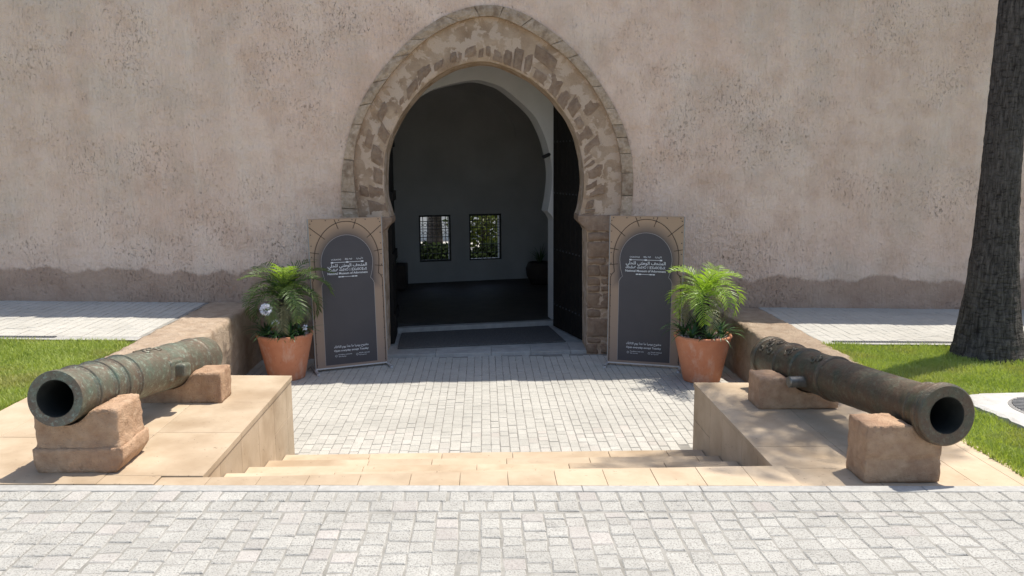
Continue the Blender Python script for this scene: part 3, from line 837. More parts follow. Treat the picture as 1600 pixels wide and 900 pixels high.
def inner_arch():
    o = empty('inner_archway', (-.16, 13.1, CZ), 'white plastered horseshoe archway inside the gate passage', 'archway', rz=rad(10))
    P = [(x, z-CZ) for x, z in IA[:4]+resample(IA[4:20], 60)+IA[20:]]; V, F = [], []; n = len(P); T = .42; top = 5.45
    ring = P
    def frame(i):
        if i < 2: return (-2.3, P[i][1])
        if i > n-3: return (2.3, P[i][1])
        t = (i-2)/(n-5)
        if t < .3: return (-2.3, lerp(1.76, top, t/.3))
        if t > .7: return (2.3, lerp(top, 1.76, (t-.7)/.3))
        return (lerp(-2.3, 2.3, (t-.3)/.4), top)
    for i in range(n):
        f = frame(i)
        V += [(P[i][0], 0, P[i][1]), (P[i][0], T, P[i][1]), (f[0], 0, f[1]), (f[0], T, f[1])]
    for i in range(n-1):
        a = i*4; F += [(a, a+4, a+6, a+2), (a, a+1, a+5, a+4), (a+1, a+3, a+7, a+5)]
    obj('arch_wall', fix(mesh('arch_wall', V, F)), 'white_paint', o)
    me = mesh('step_edge', *boxvf(-1.36, 1.32, -.12, .02, 0, .12)); bevel(me, .006); obj('step_edge', me, 'threshold_stone', o)
    # security camera on the right reveal
    c = empty('security_camera', (1.02, 13.34, 2.06), 'small black security camera high on the inner arch reveal', 'camera')
    obj('bracket', mesh('bracket', *tubevf([(.13, 0, .05), (.05, 0, .04)], .012, 8)), 'black_plastic', c)
    v, f = tubevf([(-.07, -.03, -.02), (.05, 0, .03)], .03, 10); obj('housing', mesh('housing', v, f), 'black_plastic', c)
inner_arch()
def doors():
    for (ax, ay), (bx, by), lb in (((1.50, 11.95), (1.135, 13.16), 'dark timber gate leaf folded back against the right of the passage'), ((-1.385, 11.97), (-1.425, 12.83), 'dark timber gate leaf folded back against the left of the passage')):
        d = Vector((bx-ax, by-ay)); L = d.length; t = empty('door_leaf', (ax, ay, CZ+.05), lb, 'door', rz=math.atan2(d.y, d.x))
        n = 7
        for i in range(n):
            me = mesh('plank', *boxvf(L*i/n+.003, L*(i+1)/n-.003, -.03, .03, 0, 4.1)); bevel(me, .004); obj('plank', me, 'door_wood', t)
        for z in (.3, 1.2, 2.1, 2.9):
            obj('rail', mesh('rail', *boxvf(.01, L-.01, *((-.06, -.032) if ax < 0 else (-.058, -.032)), z, z+.14)), 'door_wood', t)
        sv = []
        for z in (.37, 1.27, 2.17, 2.97):
            for i in range(10):
                sv.append(tubevf([(L*(i+.5)/10, .03, z), (L*(i+.5)/10, .045, z)], [.016, .008], 6))
        obj('studs', mesh('studs', *join(sv)), 'door_iron', t)['kind'] = 'stuff'
doors()
def threshold():
    t = empty('threshold', (0, 11.45, CZ), 'pale worn stone threshold across the foot of the gate', 'threshold')
    x = -1.50; rs = random.Random(2); ya = lambda x: 11.27+(x+1.5)*.045; yb_ = lambda x: 11.60+(x+1.5)*.11
    while x < 1.6:
        x1 = min(1.62, x+rs.uniform(.55, .8)); x1 = 1.62 if 1.62-x1 < .2 else x1; a, b = x+.002, x1-.002
        V = [(xx, yy, z) for z in (CZ-.1, CZ+.045) for xx, yy in ((a, ya(a)), (b, ya(b)), (b, yb_(b)), (a, yb_(a)))]
        me = mesh('slab', V, boxvf(0, 1, 0, 1, 0, 1)[1]); bevel(me, .006, 2); wchild('slab', me, 'threshold_stone', t); x = x1
    V = [(-1.28, 11.66, 0), (1.20, 11.97, 0), (1.03, 13.16, 0), (-1.33, 12.74, 0)]
    V = [(x, y, z) for z in (CZ+.038, CZ+.055) for x, y, _ in V]
    m = obj('door_mat', bevel(fix(mesh('door_mat', V, boxvf(0, 1, 0, 1, 0, 1)[1])), .004), 'mat_fibre'); tag(m, 'dark fibre door mat lying inside the gate threshold', 'mat')
threshold()

# ------------------------------------------------------------------ room end wall with two windows, and the garden beyond
BA = rad(13); BO = Vector((-.16, 18.1, 0)); BU = Vector((math.cos(BA), math.sin(BA), 0)); BN = Vector((-math.sin(BA), math.cos(BA), 0))
WIN = [((-1.29, -.59), (-.19, .83)), ((-.18, .55), (-.205, .83))]
def backwall():
    w = empty('end_wall', BO+Vector((0, 0, CZ)), 'shaded white end wall of the room with two grilled windows', 'wall', rz=BA)
    xs = [-5.0, -1.29, -.59, -.18, .55, 5.0]; zs = [0, -.19-CZ, .83-CZ, 5.5]
    parts = []
    for i in range(5):
        for k in range(3):
            if k == 1 and i in (1, 3): continue
            parts.append(boxvf(xs[i], xs[i+1], 0, .35, zs[k], zs[k+1]))
    V, F = join(parts); me = mesh('wall_body', V, F); bm = bmesh.new(); bm.from_mesh(me); bmesh.ops.remove_doubles(bm, verts=bm.verts, dist=1e-4)
    seen = {}; dead = []
    for f in bm.faces:
        c = tuple(round(q, 3) for q in f.calc_center_median())
        if c in seen: dead += [f, seen[c]]
        seen[c] = f
    bmesh.ops.delete(bm, geom=dead, context='FACES'); bmesh.ops.recalc_face_normals(bm, faces=bm.faces); bm.to_mesh(me); bm.free()
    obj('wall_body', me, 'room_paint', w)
    # blind arch in low relief
    V, F = [], []; n = 24
    for i in range(n+1):
        a = math.pi*i/n
        for r in (1.30, 1.38):
            for y in (0, -.035): V.append((-.4+math.cos(a)*r, y, 2.45-CZ+math.sin(a)*r*.8))
    for i in range(n):
        a = i*4; b = a+4; F += [(a+1, b+1, b+3, a+3), (a, b, b+1, a+1), (a+2, b+2, b+3, a+3)]
    obj('blind_arch', fix(mesh('blind_arch', V, F)), 'room_paint', w)
    for wi, ((a, b), (z0, z1)) in enumerate(WIN):
        z0 -= CZ; z1 -= CZ
        t = obj('window', None, None, w)
        fr = [boxvf(a, b, .02, .07, z0, z0+.04), boxvf(a, b, .02, .07, z1-.04, z1), boxvf(a, a+.035, .02, .07, z0+.04, z1-.04), boxvf(b-.035, b, .02, .07, z0+.04, z1-.04)]
        obj('window_frame', mesh('window_frame', *join(fr)), 'iron', t)
        gp = []
        nb = 7
        for i in range(1, nb): gp.append(boxvf(lerp(a, b, i/nb)-.007, lerp(a, b, i/nb)+.007, .10, .114, z0, z1))
        for q in (.16, .34, .52, .70, .86): gp.append(boxvf(a, b, .096, .118, lerp(z0, z1, q)-.007, lerp(z0, z1, q)+.007))
        for q in (.25, .61, .78):
            for i in range(nb):
                c = Vector((lerp(a, b, (i+.5)/nb), .107, lerp(z0, z1, q)))
                pts = [c+Vector((math.cos(2*math.pi*k/10)*.036, 0, math.sin(2*math.pi*k/10)*.036)) for k in range(11)]
                gp.append(tubevf(pts, .006, 5))
        obj('window_grille', mesh('window_grille', *join(gp)), 'iron', t)
backwall()
def leaf_cloud(c, r, n, seed, size=(.05, .12), low=-1, flat=1.):
    rs = random.Random(seed); V, F = [], []
    for _ in range(n):
        while True:
            p = Vector((rs.uniform(-1, 1), rs.uniform(-1, 1), rs.uniform(low, 1)))
            if p.length < 1 and noise.noise(p*2.3+Vector((seed, 0, 0)))*.9+p.length > .25: break
        p = Vector((p.x*r[0], p.y*r[1], p.z*r[2]))+Vector(c); s = rs.uniform(*size)
        d = Vector((rs.gauss(0, 1), rs.gauss(0, 1), rs.gauss(-.2, .6))).normalized(); q = d.orthogonal().normalized()*.35
        k = len(V); V += [p, p+d*s*.5+q*s, p+d*s, p+d*s*.5-q*s]; F.append((k, k+1, k+2, k+3))
    return V, F
def garden():
    g = sheet('garden_ground', -14, 14, 18.4, 44, lambda x, y: CZ-.02, 'concrete', 2, 2); g['kind'] = 'structure'
    # sunlit white pavilion
    b = empty('garden_pavilion', (-2.6, 29, CZ), 'sunlit white garden building seen through the left window', 'building')
    wchild('wall', mesh('wall', *boxvf(-7, 1.3, 29, 30, CZ-.05, 2.4)), 'far_white', b)
    wchild('cornice', mesh('cornice', *boxvf(-7.1, 1.4, 28.9, 30.1, 2.402, 2.6)), 'far_white', b)
    wchild('window', mesh('window', *boxvf(-4.6, -4.0, 28.97, 29.05, .2, 1.3)), 'iron', b)
    t = empty('garden_tree', (-1.55, 25.4, CZ), 'slim dark tree standing before the white garden building', 'tree')
    wchild('trunk', mesh('trunk', *tubevf([(-1.55, 25.4, CZ), (-1.53, 25.4, .2), (-1.50, 25.4, 1.2), (-1.45, 25.4, 3)], [.28, .22, .20, .15], 10)), 'palm_bark', t)
    wchild('crown', mesh('crown', *leaf_cloud((-1.45, 25.4, 2.5), (1.3, 1.2, 1.55), 1500, 3, (.12, .28))), 'far_leaf', t)
    for i, (x, y, rx, rz_, lb) in enumerate(((-3.4, 20.6, .8, .34, 'low clipped dark hedge shrub under the left window outside'), (-1.3, 20.8, 1.0, .32, 'low clipped shrub outside between the two windows'), (.55, 21.0, .9, .36, 'low shrub outside under the right window'))):
        s = empty('garden_shrub', (x, y, CZ), lb, 'shrub'); wchild('foliage', mesh('foliage', *leaf_cloud((x, y, CZ+.32), (rx, .5, rz_), 3000, 10+i, (.09, .18))), 'dark_leaf', s)
        wchild('stem', mesh('stem', *tubevf([(x, y, CZ-.02), (x, y, CZ+.4)], .04, 6)), 'palm_bark', s)
    for i, (x, y, h, lb) in enumerate(((.0, 24.5, 2.6, 'leafy yellow green tree filling the right window, left one'), (1.35, 26, 3.0, 'leafy yellow green tree filling the right window, right one'))):
        t = empty('garden_tree', (x, y, CZ), lb, 'tree')
        wchild('trunk', mesh('trunk', *tubevf([(x, y, CZ), (x+.05, y, .5), (x, y, h)], [.16, .12, .06], 8)), 'palm_bark', t)
        wchild('crown', mesh('crown', *leaf_cloud((x, y, .9), (1.25, .9, 1.55), 2600, 21+i, (.10, .22))), 'far_leaf', t)
    hw = tag(obj('garden_hedge', mesh('garden_hedge', *leaf_cloud((3, 31, .6), (4.2, .8, 1.6), 3500, 50, (.15, .35))), 'lily_leaf'), 'tall dark hedge closing the garden behind the right window', 'hedge')
garden()

# ------------------------------------------------------------------ lettering
FORMS = {'ء': (0xFE80,), 'أ': (0xFE83, 0xFE84), 'ا': (0xFE8D, 0xFE8E), 'ة': (0xFE93, 0xFE94), 'ت': (0xFE95, 0xFE96, 0xFE97, 0xFE98), 'ث': (0xFE99, 0xFE9A, 0xFE9B, 0xFE9C), 'ح': (0xFEA1, 0xFEA2, 0xFEA3, 0xFEA4), 'د': (0xFEA9, 0xFEAA), 'ط': (0xFEC1, 0xFEC2, 0xFEC3, 0xFEC4), 'ع': (0xFEC9, 0xFECA, 0xFECB, 0xFECC), 'ف': (0xFED1, 0xFED2, 0xFED3, 0xFED4), 'ل': (0xFEDD, 0xFEDE, 0xFEDF, 0xFEE0), 'م': (0xFEE1, 0xFEE2, 0xFEE3, 0xFEE4), 'ن': (0xFEE5, 0xFEE6, 0xFEE7, 0xFEE8), 'و': (0xFEED, 0xFEEE), 'ي': (0xFEF1, 0xFEF2, 0xFEF3, 0xFEF4), 'L': (0xFEFB, 0xFEFC), 'A': (0xFEF7, 0xFEF8)}
def shape(t):
    t = t.replace('لا', 'L').replace('لأ', 'A'); out = []
    for i, ch in enumerate(t):
        if ch not in FORMS: out.append(ch); continue
        f = FORMS[ch]; prev = i > 0 and t[i-1] in FORMS and len(FORMS[t[i-1]]) == 4
        nxt = i+1 < len(t) and t[i+1] in FORMS and len(FORMS[t[i+1]]) > 1 and len(f) == 4
        k = 1 if prev else 0
        if len(f) == 1: k = 0
        if nxt: k = 3 if prev else 2
        out.append(chr(f[k]))
    return ''.join(out[::-1])
def textvf(s, width, height=None, bold=.0, cache={}):
    """flat lettering centred on x, baseline 0, scaled to a width"""
    c = bpy.data.curves.new('t', 'FONT'); c.body = s; c.resolution_u = 2; c.offset = bold
    o = bpy.data.objects.new('t', c); COL.objects.link(o); bpy.context.view_layer.update()
    me = bpy.data.meshes.new_from_object(o.evaluated_get(bpy.context.evaluated_depsgraph_get()))
    co = [v.co.copy() for v in me.vertices]; F = [tuple(p.vertices) for p in me.polygons]
    bpy.data.objects.remove(o); bpy.data.curves.remove(c); bpy.data.meshes.remove(me)
    x0, x1 = min(v.x for v in co), max(v.x for v in co); k = width/(x1-x0)
    ky = k if height is None else height/(max(v.y for v in co)-min(v.y for v in co))
    return [((v.x-(x0+x1)/2)*k, v.y*ky) for v in co], F
def stroke(P, w):
    V, F = [], []
    for (ax, ay), (bx, by) in zip(P[:-1], P[1:]):
        d = Vector((bx-ax, by-ay)); d.normalize(); q = Vector((-d.y, d.x))*w/2; d *= w*.3
        k = len(V); V += [(ax-d.x+q.x, ay-d.y+q.y), (ax-d.x-q.x, ay-d.y-q.y), (bx+d.x-q.x, by+d.y-q.y), (bx+d.x+q.x, by+d.y+q.y)]; F.append((k, k+1, k+2, k+3))
    return V, F
def circ(cx, cy, r, n=10): return [(cx+r*math.cos(2*math.pi*i/n), cy+r*math.sin(2*math.pi*i/n)) for i in range(n+1)]
TIF = {'a': [circ(.25, .3, .22)], 'm': [[(.1, 1), (.1, 0)], [(.1, .95), (.5, .95)], [(.1, .5), (.5, .5)], [(.1, .05), (.5, .05)]], 's': [circ(.4, .5, .42), circ(.4, .5, .08, 6)], 'l': [[(.12, 0), (.12, 1)], [(.42, 0), (.42, 1)]],
       'n': [[(.1, 0), (.1, 1)]], 'y': [[(.1, .1), (.1, .6), (.3, .6)], [(.35, .95), (.35, .4), (.6, .9)]], 'r': [circ(.4, .5, .42)], 'k': [[(.1, 0), (.35, .5), (.6, 0)], [(.1, 1), (.35, .5), (.6, 1)], [(.35, 0), (.35, 1)]],
       'd': [[(.05, 0), (.3, 1), (.55, 0), (.05, 0)]], 'h': [[(.1, 0), (.1, 1)], [(.3, .5), (.5, .5)], [(.7, 0), (.7, 1)]], 'x': [[(.05, 0), (.6, 1)], [(.05, 1), (.6, 0)]], 'e': [[(.5, .95), (.1, .95), (.1, .05), (.5, .05)], [(.1, .5), (.45, .5)]], 'u': [circ(.25, .62, .2), [(.25, .42), (.25, 0)]], ' ': []}
ADV = {'a': .62, 'm': .65, 's': .95, 'l': .62, 'n': .3, 'y': .8, 'r': .95, 'k': .8, 'd': .7, 'h': .9, 'x': .78, 'e': .65, 'u': .62, ' ': .5}
def tifinagh(s, width, h, w=.14):
    parts = []; x = 0
    for ch in s:
        for P in TIF[ch]:
            v, f = stroke(P, w); parts.append(([(a+x, b) for a, b in v], f))
        x += ADV[ch]
    V, F = join(parts); k = width/x
    return [((a-x/2)*k, b*h) for a, b in V], F

# ------------------------------------------------------------------ banners
def arch_outline(hw, top, neck, zc, notch_z, body, seg=16):
    """right half of a horseshoe outline from the crown down: list of (x, z)"""
    P = []
    for i in range(seg+1):
        a = math.pi/2*(1-i/seg); P.append((hw*math.cos(a), zc+(top-zc)*math.sin(a)))
    P += [(lerp(hw, neck, .35), lerp(zc, notch_z, .55)), (neck, notch_z), (lerp(neck, body, .55), notch_z-.025), (body, notch_z-.07)]
    return P
TEXTS = None
def banner(loc, rz, label):
    global TEXTS
    t = empty('banner_stand', loc, label, 'sign', 'museum banners beside the gate', rz)
    lean = rad(3.0); W = .485; H = 2.0
    piv = obj('banner_panel', mesh('banner_panel', *boxvf(-W, W, 0, .03, .03, H)), None, t, (0, 0, 0), (-lean, 0, 0))
    piv.data.materials.append(MATS['banner_print'])
    y = 0
    def lay(k): return -.0015*k
    def flat(name, V2, F, k, mat):
        me = mesh(name, [(a, lay(k), b) for a, b in V2], F)
        if me.polygons and me.polygons[0].normal.y > 0: me.flip_normals()
        o = obj(name, me, mat, piv)
        if name in ('lettering', 'rivets', 'printed_joints'): o['kind'] = 'stuff'
    # dark arched field
    A = arch_outline(.342, 1.785, .303, 1.42, 1.205, .348); n = len(A)
    P = A+[(.348, .075)]; V2 = [(x, z) for x, z in P]+[(-x, z) for x, z in P[::-1]]; 
    VV, FF = [], []
    for x, z in P: VV += [(x, z), (-x, z)]
    for i in range(len(P)-1):
        a = i*2; FF.append((a, a+2, a+3, a+1) if i else (a, a+2, a+3))
    flat('printed_field', VV, FF, 1, 'print_dark')
    rim = []
    Q = [(-x, z) for x, z in P[::-1]]+P[1:]
    flat('printed_outline', *stroke(Q, .006), 2, 'print_edge')
    B = arch_outline(.428, 1.962, .412, 1.45, 1.262, .462); B = [(-x, z) for x, z in (B+[(.462, .06)])[::-1]]+B[1:]+[(.462, .06)]
    ls = [stroke(B, .008)]
    for a0 in (14, 42, 75, 105, 138, 166, 191, -11):
        a = rad(a0); c, s_ = math.cos(a), math.sin(a); r0 = .375
        r1 = min((W-.01)/max(1e-3, abs(c)), (H-.012-1.45)/s_ if s_ > .01 else 9)
        r1 = min(r1, .72)
        ls.append(stroke([(c*r0, 1.45+s_*r0*1.15), (c*r1, min(H-.01, 1.45+s_*r1*1.05))], .008))
    flat('printed_joints', *join(ls), 3, 'print_line')
    if TEXTS is None:
        g = []
        def put(vf, x, z): g.append(([(a+x, b+z) for a, b in vf[0]], vf[1]))
        put(textvf('OUDAYAS', .13), -.145, 1.456); put(tifinagh('luda yas', .095, .022), .02, 1.458); put(textvf(shape('الأوداية'), .085), .165, 1.458)
        put(stroke([(-.20, 1.428), (.20, 1.428)], .006), 0, 0)
        for x in (-.20, 0, .20): put(stroke([(x-.010, 1.428), (x+.010, 1.428)], .019), 0, 0)
        put(textvf(shape('المتحف الوطني للحلي'), .52, .066, .012), 0, 1.368)
        put(tifinagh('asalay anamur n iexasrkax'.replace('i', 'n'), .52, .034), 0, 1.313)
        put(textvf('National Museum of Adornment', .53, None, .014), 0, 1.270)
        put(stroke([(-.12, 1.238), (.12, 1.238)], .005), 0, 0)
        for x in (-.11, -.07, .07, .11): put(stroke([(x-.010, 1.238), (x+.010, 1.238)], .015), 0, 0)
        put(textvf(shape('مفتوح يوميا ما عدا يوم الثلاثاء'), .46, .046, .012), 0, .300)
        put(textvf('Open everyday except Tuesday', .46, None, .014), 0, .248)
        for x in (-.205, .075): put(stroke(circ(x, .190, .013, 8), .003), 0, 0)
        put(textvf('Fondation nationale', .18), -.085, .198); put(textvf('des musées', .10), -.125, .174)
        put(textvf('Musée national', .14), .17, .198); put(textvf('de la parure', .10), .15, .174)
        TEXTS = join(g)
    flat('lettering', TEXTS[0], TEXTS[1], 4, 'print_white')
    # frame edges, rivets, scratches
    for s in (-1, 1):
        me = mesh('frame_edge', *boxvf(s*W-.004, s*W+.007, -.003, .04, .0, H+.004)); bevel(me, .002); obj('frame_edge', me, 'frame_grey', piv)
    obj('bottom_bar', mesh('bottom_bar', *boxvf(-W+.01, W-.01, -.006, .035, .028, .045)), 'alu', piv)
    obj('top_bar', mesh('top_bar', *boxvf(-W+.01, W-.01, .0, .035, H-.004, H+.006)), 'print_strip', piv)
    rv = []
    for s in (-1, 1):
        for i in range(14):
            c = circ(s*(W-.026), .09+i*.1425, .0075, 8)[:-1]; rv.append(([(a, b) for a, b in c], [tuple(range(8))]))
    for i in range(6):
        c = circ(-W+.05+i*.175, H-.02, .0075, 8)[:-1]; rv.append((c, [tuple(range(8))]))
    flat('rivets', *join(rv), 5, 'rivet')
    # feet
    for s in (-1, 1):
        f = obj('foot', bevel(mesh('foot', *boxvf(s*W-.018, s*W+.018, -.20, .24, .012, .034)), .004), 'alu', t)
        for yy in (-.19, .22):
            v, q = tubevf([(s*W, yy, .0), (s*W, yy, .034)], .022, 10); obj('end_cap', mesh('end_cap', v, q), 'rubber', f)
banner((-1.785, 10.715, CZ+.002), rad(22), 'tall museum banner with dark arch left of the gate, behind the left pot')
banner((2.090, 10.56, CZ+.002), rad(-19), 'tall museum banner with dark arch right of the gate, behind the right pot')

# ------------------------------------------------------------------ plants in pots
def frond_mesh(L, droop, nl, lw, ll, seed, fold=.5, rise=.9):
    """feather leaf along +x from the origin; midrib and paired leaflets in one mesh"""
    rs = random.Random(seed); V, F = [], []; pts = []
    a = rise; p = Vector((0, 0, 0)); n = 14
    for i in range(n+1):
        pts.append(p.copy()); p = p+Vector((math.cos(a), 0, math.sin(a)))*L/n; a -= droop/n*(1+i/n*.7)
    v, f = tubevf(pts, [.009*(1-.8*i/n)*L/.6 for i in range(n+1)], 4, False); V += v; F += f
    for i in range(nl):
        t = .16+.84*i/(nl-1); q = t*n; k = min(int(q), n-1); b = pts[k].lerp(pts[k+1], q-k); d = (pts[k+1]-pts[k]).normalized()
        l = ll*(.55+.9*math.sin(math.pi*min(1, t*.85+.12))**.8)*rs.uniform(.85, 1.1)*(1-.35*t)
        nrm = Vector((-d.z, 0, d.x))
        for s in (-1, 1):
            dr = (d*rs.uniform(.65, .95)+Vector((0, s, 0))*1.0+nrm*rs.uniform(.1, fold)).normalized()
            w = d*lw*.5; k0 = len(V); tip = b+dr*l+Vector((0, 0, -l*l*rs.uniform(.3, 1.2)))
            m1 = b+dr*l*.5+nrm*.004
            V += [b-w*.6, b+w*.6, m1+w, m1-w, tip]; F += [(k0, k0+1, k0+2, k0+3), (k0+3, k0+2, k0+4)]
    return V, F
def potted(loc, side):
    lb = 'left' if side < 0 else 'right'
    p = empty('terracotta_pot', loc, 'large terracotta pot at the foot of the %s museum banner' % lb, 'pot', 'terracotta pots beside the gate')
    prof = [(.0, .0), (.225, .0), (.232, .02), (.262, .16), (.30, .34), (.330, .48), (.342, .535), (.352, .55), (.358, .566), (.352, .585), (.338, .59), (.322, .58), (.312, .55), (.30, .50)]
    v, f = lathe(prof, 48); obj('pot_body', mesh('pot_body', v, f, True), 'terracotta', p)
    v, f = lathe([(0, .545), (.15, .548), (.312, .54)], 32); obj('soil', mesh('soil', v, f), 'soil', p)
    rs = random.Random(5+side); parts = []
    for i in range(330):
        a = rs.uniform(0, 6.28); r = .315*math.sqrt(rs.random()) if i > 150 else rs.uniform(.25, .315); s = rs.uniform(.008, .017)
        c = Vector((math.cos(a)*r, math.sin(a)*r, .552+rs.uniform(0, .012)))
        v, f = lathe([(0, -s*.6), (s*.9, -s*.2), (s*.8, s*.3), (0, s*.6)], 5); parts.append(([Vector(q)+c for q in v], f))
    o = obj('pebbles', mesh('pebbles', *join(parts)), 'pebble', p); o['kind'] = 'stuff'
    # small feather palm
    tz = loc[2]+.55
    t = empty('pygmy_palm', (loc[0]-.01*side, loc[1], tz), 'small bushy green feather palm growing in the left pot' if side < 0 else 'small bright yellow green feather palm growing in the right pot', 'palm', 'small palms in the pots')
    pts = [(0, 0, -.03), (.01, 0, .14), (.0, .01, .38), (.0, 0, .53)]
    v, f = tubevf(pts, [.085, .075, .085, .05], 12)
    v = [Vector(q)+Vector((rs.gauss(0, .006), rs.gauss(0, .006), 0)) for q in v]; obj('stem', mesh('stem', v, f), 'palm_bark', t)
    sc = []
    for i in range(70):
        a = rs.uniform(0, 6.28); z = rs.uniform(.02, .44); d = Vector((math.cos(a), math.sin(a), 0)); b = Vector((0, 0, z))+d*.07
        k = d.cross(Vector((0, 0, 1)))*.012
        sc.append(([b-k, b+k, b+d*.035+Vector((0, 0, .06))], [(0, 1, 2)]))
    obj('stem_scales', mesh('stem_scales', *join(sc)), 'palm_bark', t)['kind'] = 'stuff'
    N = 37 if side < 0 else 28
    base = [[frond_mesh(.72, dr, 23, .017, .185, 60+i+side*9, .5, ri) for i, (dr, ri) in enumerate(((1.3, 1.25), (2.0, 1.05), (2.4, .85), (2.5, .55), (2.0, .28)))]][0]
    ms = [mesh('frond', *b) for b in base]
    ml = [m.copy() for m in ms]
    for i in range(N):
        k = min(4, int(i/N*5)); a = i*2.399+rs.uniform(-.2, .2)
        old = k >= 4 or (k == 3 and rs.random() < .5)
        mt = 'palm_leaf_old' if old else ('palm_leaf_bright' if (side > 0 and k < 3) or (k < 1 and rs.random() < .6) else 'palm_leaf')
        key = (k, mt)
        if key not in bank_m: m2 = ms[k].copy(); m2.materials.clear(); bank_m[key] = m2
        o = obj('frond', bank_m[key], mt, t, (0, 0, .50-.03*k), (rs.uniform(-.2, .2), rs.uniform(-.12, .12), a)); s = rs.uniform(.75, 1.08)*(1.05 if side < 0 else 1.0)*(1 if k < 3 else .68); o.scale = (s, s, s)
    bank_m.clear()
    # strap-leaved lilies around the rim
    spots = [(.20, -.12), (.02, -.24), (-.17, -.14), (-.22, .08), (.23, .08), (.0, .23)] if side > 0 else [(-.20, -.14), (-.05, -.23), (-.25, .05), (.10, -.20), (.22, -.08), (.02, .22)]
    names = {1: ['at the right front of the right pot', 'at the front of the right pot', 'at the left front of the right pot', 'at the left back of the right pot', 'at the right back of the right pot', 'at the back of the right pot'],
             -1: ['at the left front of the left pot', 'at the front of the left pot, with white flowers', 'at the left edge of the left pot', 'at the front right of the left pot', 'at the right edge of the left pot', 'at the back of the left pot']}[side]
    for i, (dx, dy) in enumerate(spots):
        c = empty('lily_clump', (loc[0]+dx, loc[1]+dy, tz), 'dark strap-leaved lily clump '+names[i], 'lily', 'lily clumps in the pots')
        for j in range(20):
            a = rs.uniform(0, 6.28); L = rs.uniform(.22, .44); w = rs.uniform(.011, .018); ri = rs.uniform(.7, 1.35); dr = rs.uniform(1.0, 2.3)
            if math.cos(a-math.atan2(dy, dx)) < -.2: ri = max(ri, 1.2); dr *= .5
            V, F = [], []; q = Vector((0, 0, 0)); n = 7
            for m in range(n+1):
                ww = w*(1-(m/n)**3*.95); V += [q+Vector((0, ww, 0)), q+Vector((0, 0, -ww*.35)), q-Vector((0, ww, 0))]; q = q+Vector((math.cos(ri), 0, math.sin(ri)))*L/n; ri -= dr/n
            for m in range(n): b = m*3; F += [(b, b+1, b+4, b+3), (b+1, b+2, b+5, b+4)]
            obj('leaf', mesh('leaf', V, F, True), 'lily_leaf', c, None, (0, 0, a))
        fl = {(-1, 1): [(-.075, -.13, .40, .085, 60), (.01, -.06, .215, .035, 10)], (-1, 4): [(.06, -.06, .13, .022, 5)]}.get((side, i), [])
        for (fx, fy, fz, fr, nf) in fl:
            st = obj('flower_stem', mesh('flower_stem', *tubevf([(0, 0, 0), (fx*.4, fy*.5, fz*.6), (fx, fy, fz)], .004, 5)), 'flower_stem', c)
            parts = []
            for k in range(nf):
                d = Vector((rs.gauss(0, 1), rs.gauss(0, 1), rs.gauss(0, 1))).normalized(); b = Vector((fx, fy, fz))+d*fr*.55
                for m in range(5):
                    e = (d+Vector((rs.gauss(0, 1), rs.gauss(0, 1), rs.gauss(0, 1)))*.55).normalized(); x = e.orthogonal().normalized()*.006
                    parts.append(([b, b+e*.020+x*1.6, b+e*.036, b+e*.020-x*1.6], [(0, 1, 2, 3)]))
            obj('flower_head', mesh('flower_head', *join(parts)), 'flower_white', c)['kind'] = 'stuff'
bank_m = {}
potted((-2.56, 10.33, CZ+.001), -1)
potted((2.70, 9.90, CZ+.001), 1)
def inner_pots():
    for x, y, s, lb in ((1.20, 17.55, 1., 'dark plant in a round pot by the right of the room end wall'), (-1.93, 17.2, .95, 'dark plant in a square pot by the left of the room end wall')):
        z = CZ+.09
        p = empty('indoor_pot', (x, y, z), lb.replace('plant in a ', 'planter, ').replace(' pot', ' pot shape') if False else lb.replace('dark plant in a ', 'dim '), 'pot')
        if s == 1.: v, f = lathe([(0, 0), (.2, 0), (.30, .18), (.32, .34), (.27, .46), (.24, .47), (.22, .44), (0, .44)], 28); obj('pot_body', mesh('pot_body', v, f, True), 'dark_pot', p)
        else: obj('pot_body', bevel(mesh('pot_body', *boxvf(-.28, .28, -.28, .28, 0, .5)), .015), 'dark_pot', p)
        c = empty('indoor_plant', (x, y, z+.45), lb.replace(' in a ', ' growing from the '), 'plant'); rs = random.Random(int(x*9))
        for j in range(26):
            a = rs.uniform(0, 6.28); L = rs.uniform(.3, .52)*s; w = .014; ri = rs.uniform(.5, 1.45); dr = rs.uniform(.2, 1.2); V, F = [], []; q = Vector((0, 0, 0)); n = 5
            for m in range(n+1):
                ww = w*(1-(m/n)**2*.95); V += [q+Vector((0, ww, 0)), q-Vector((0, ww, 0))]; q = q+Vector((math.cos(ri), 0, math.sin(ri)))*L/n; ri -= dr/n
            for m in range(n): b = m*2; F.append((b, b+1, b+3, b+2))
            obj('leaf', mesh('leaf', V, F), 'lily_leaf', c, None, (0, 0, a))
inner_pots()

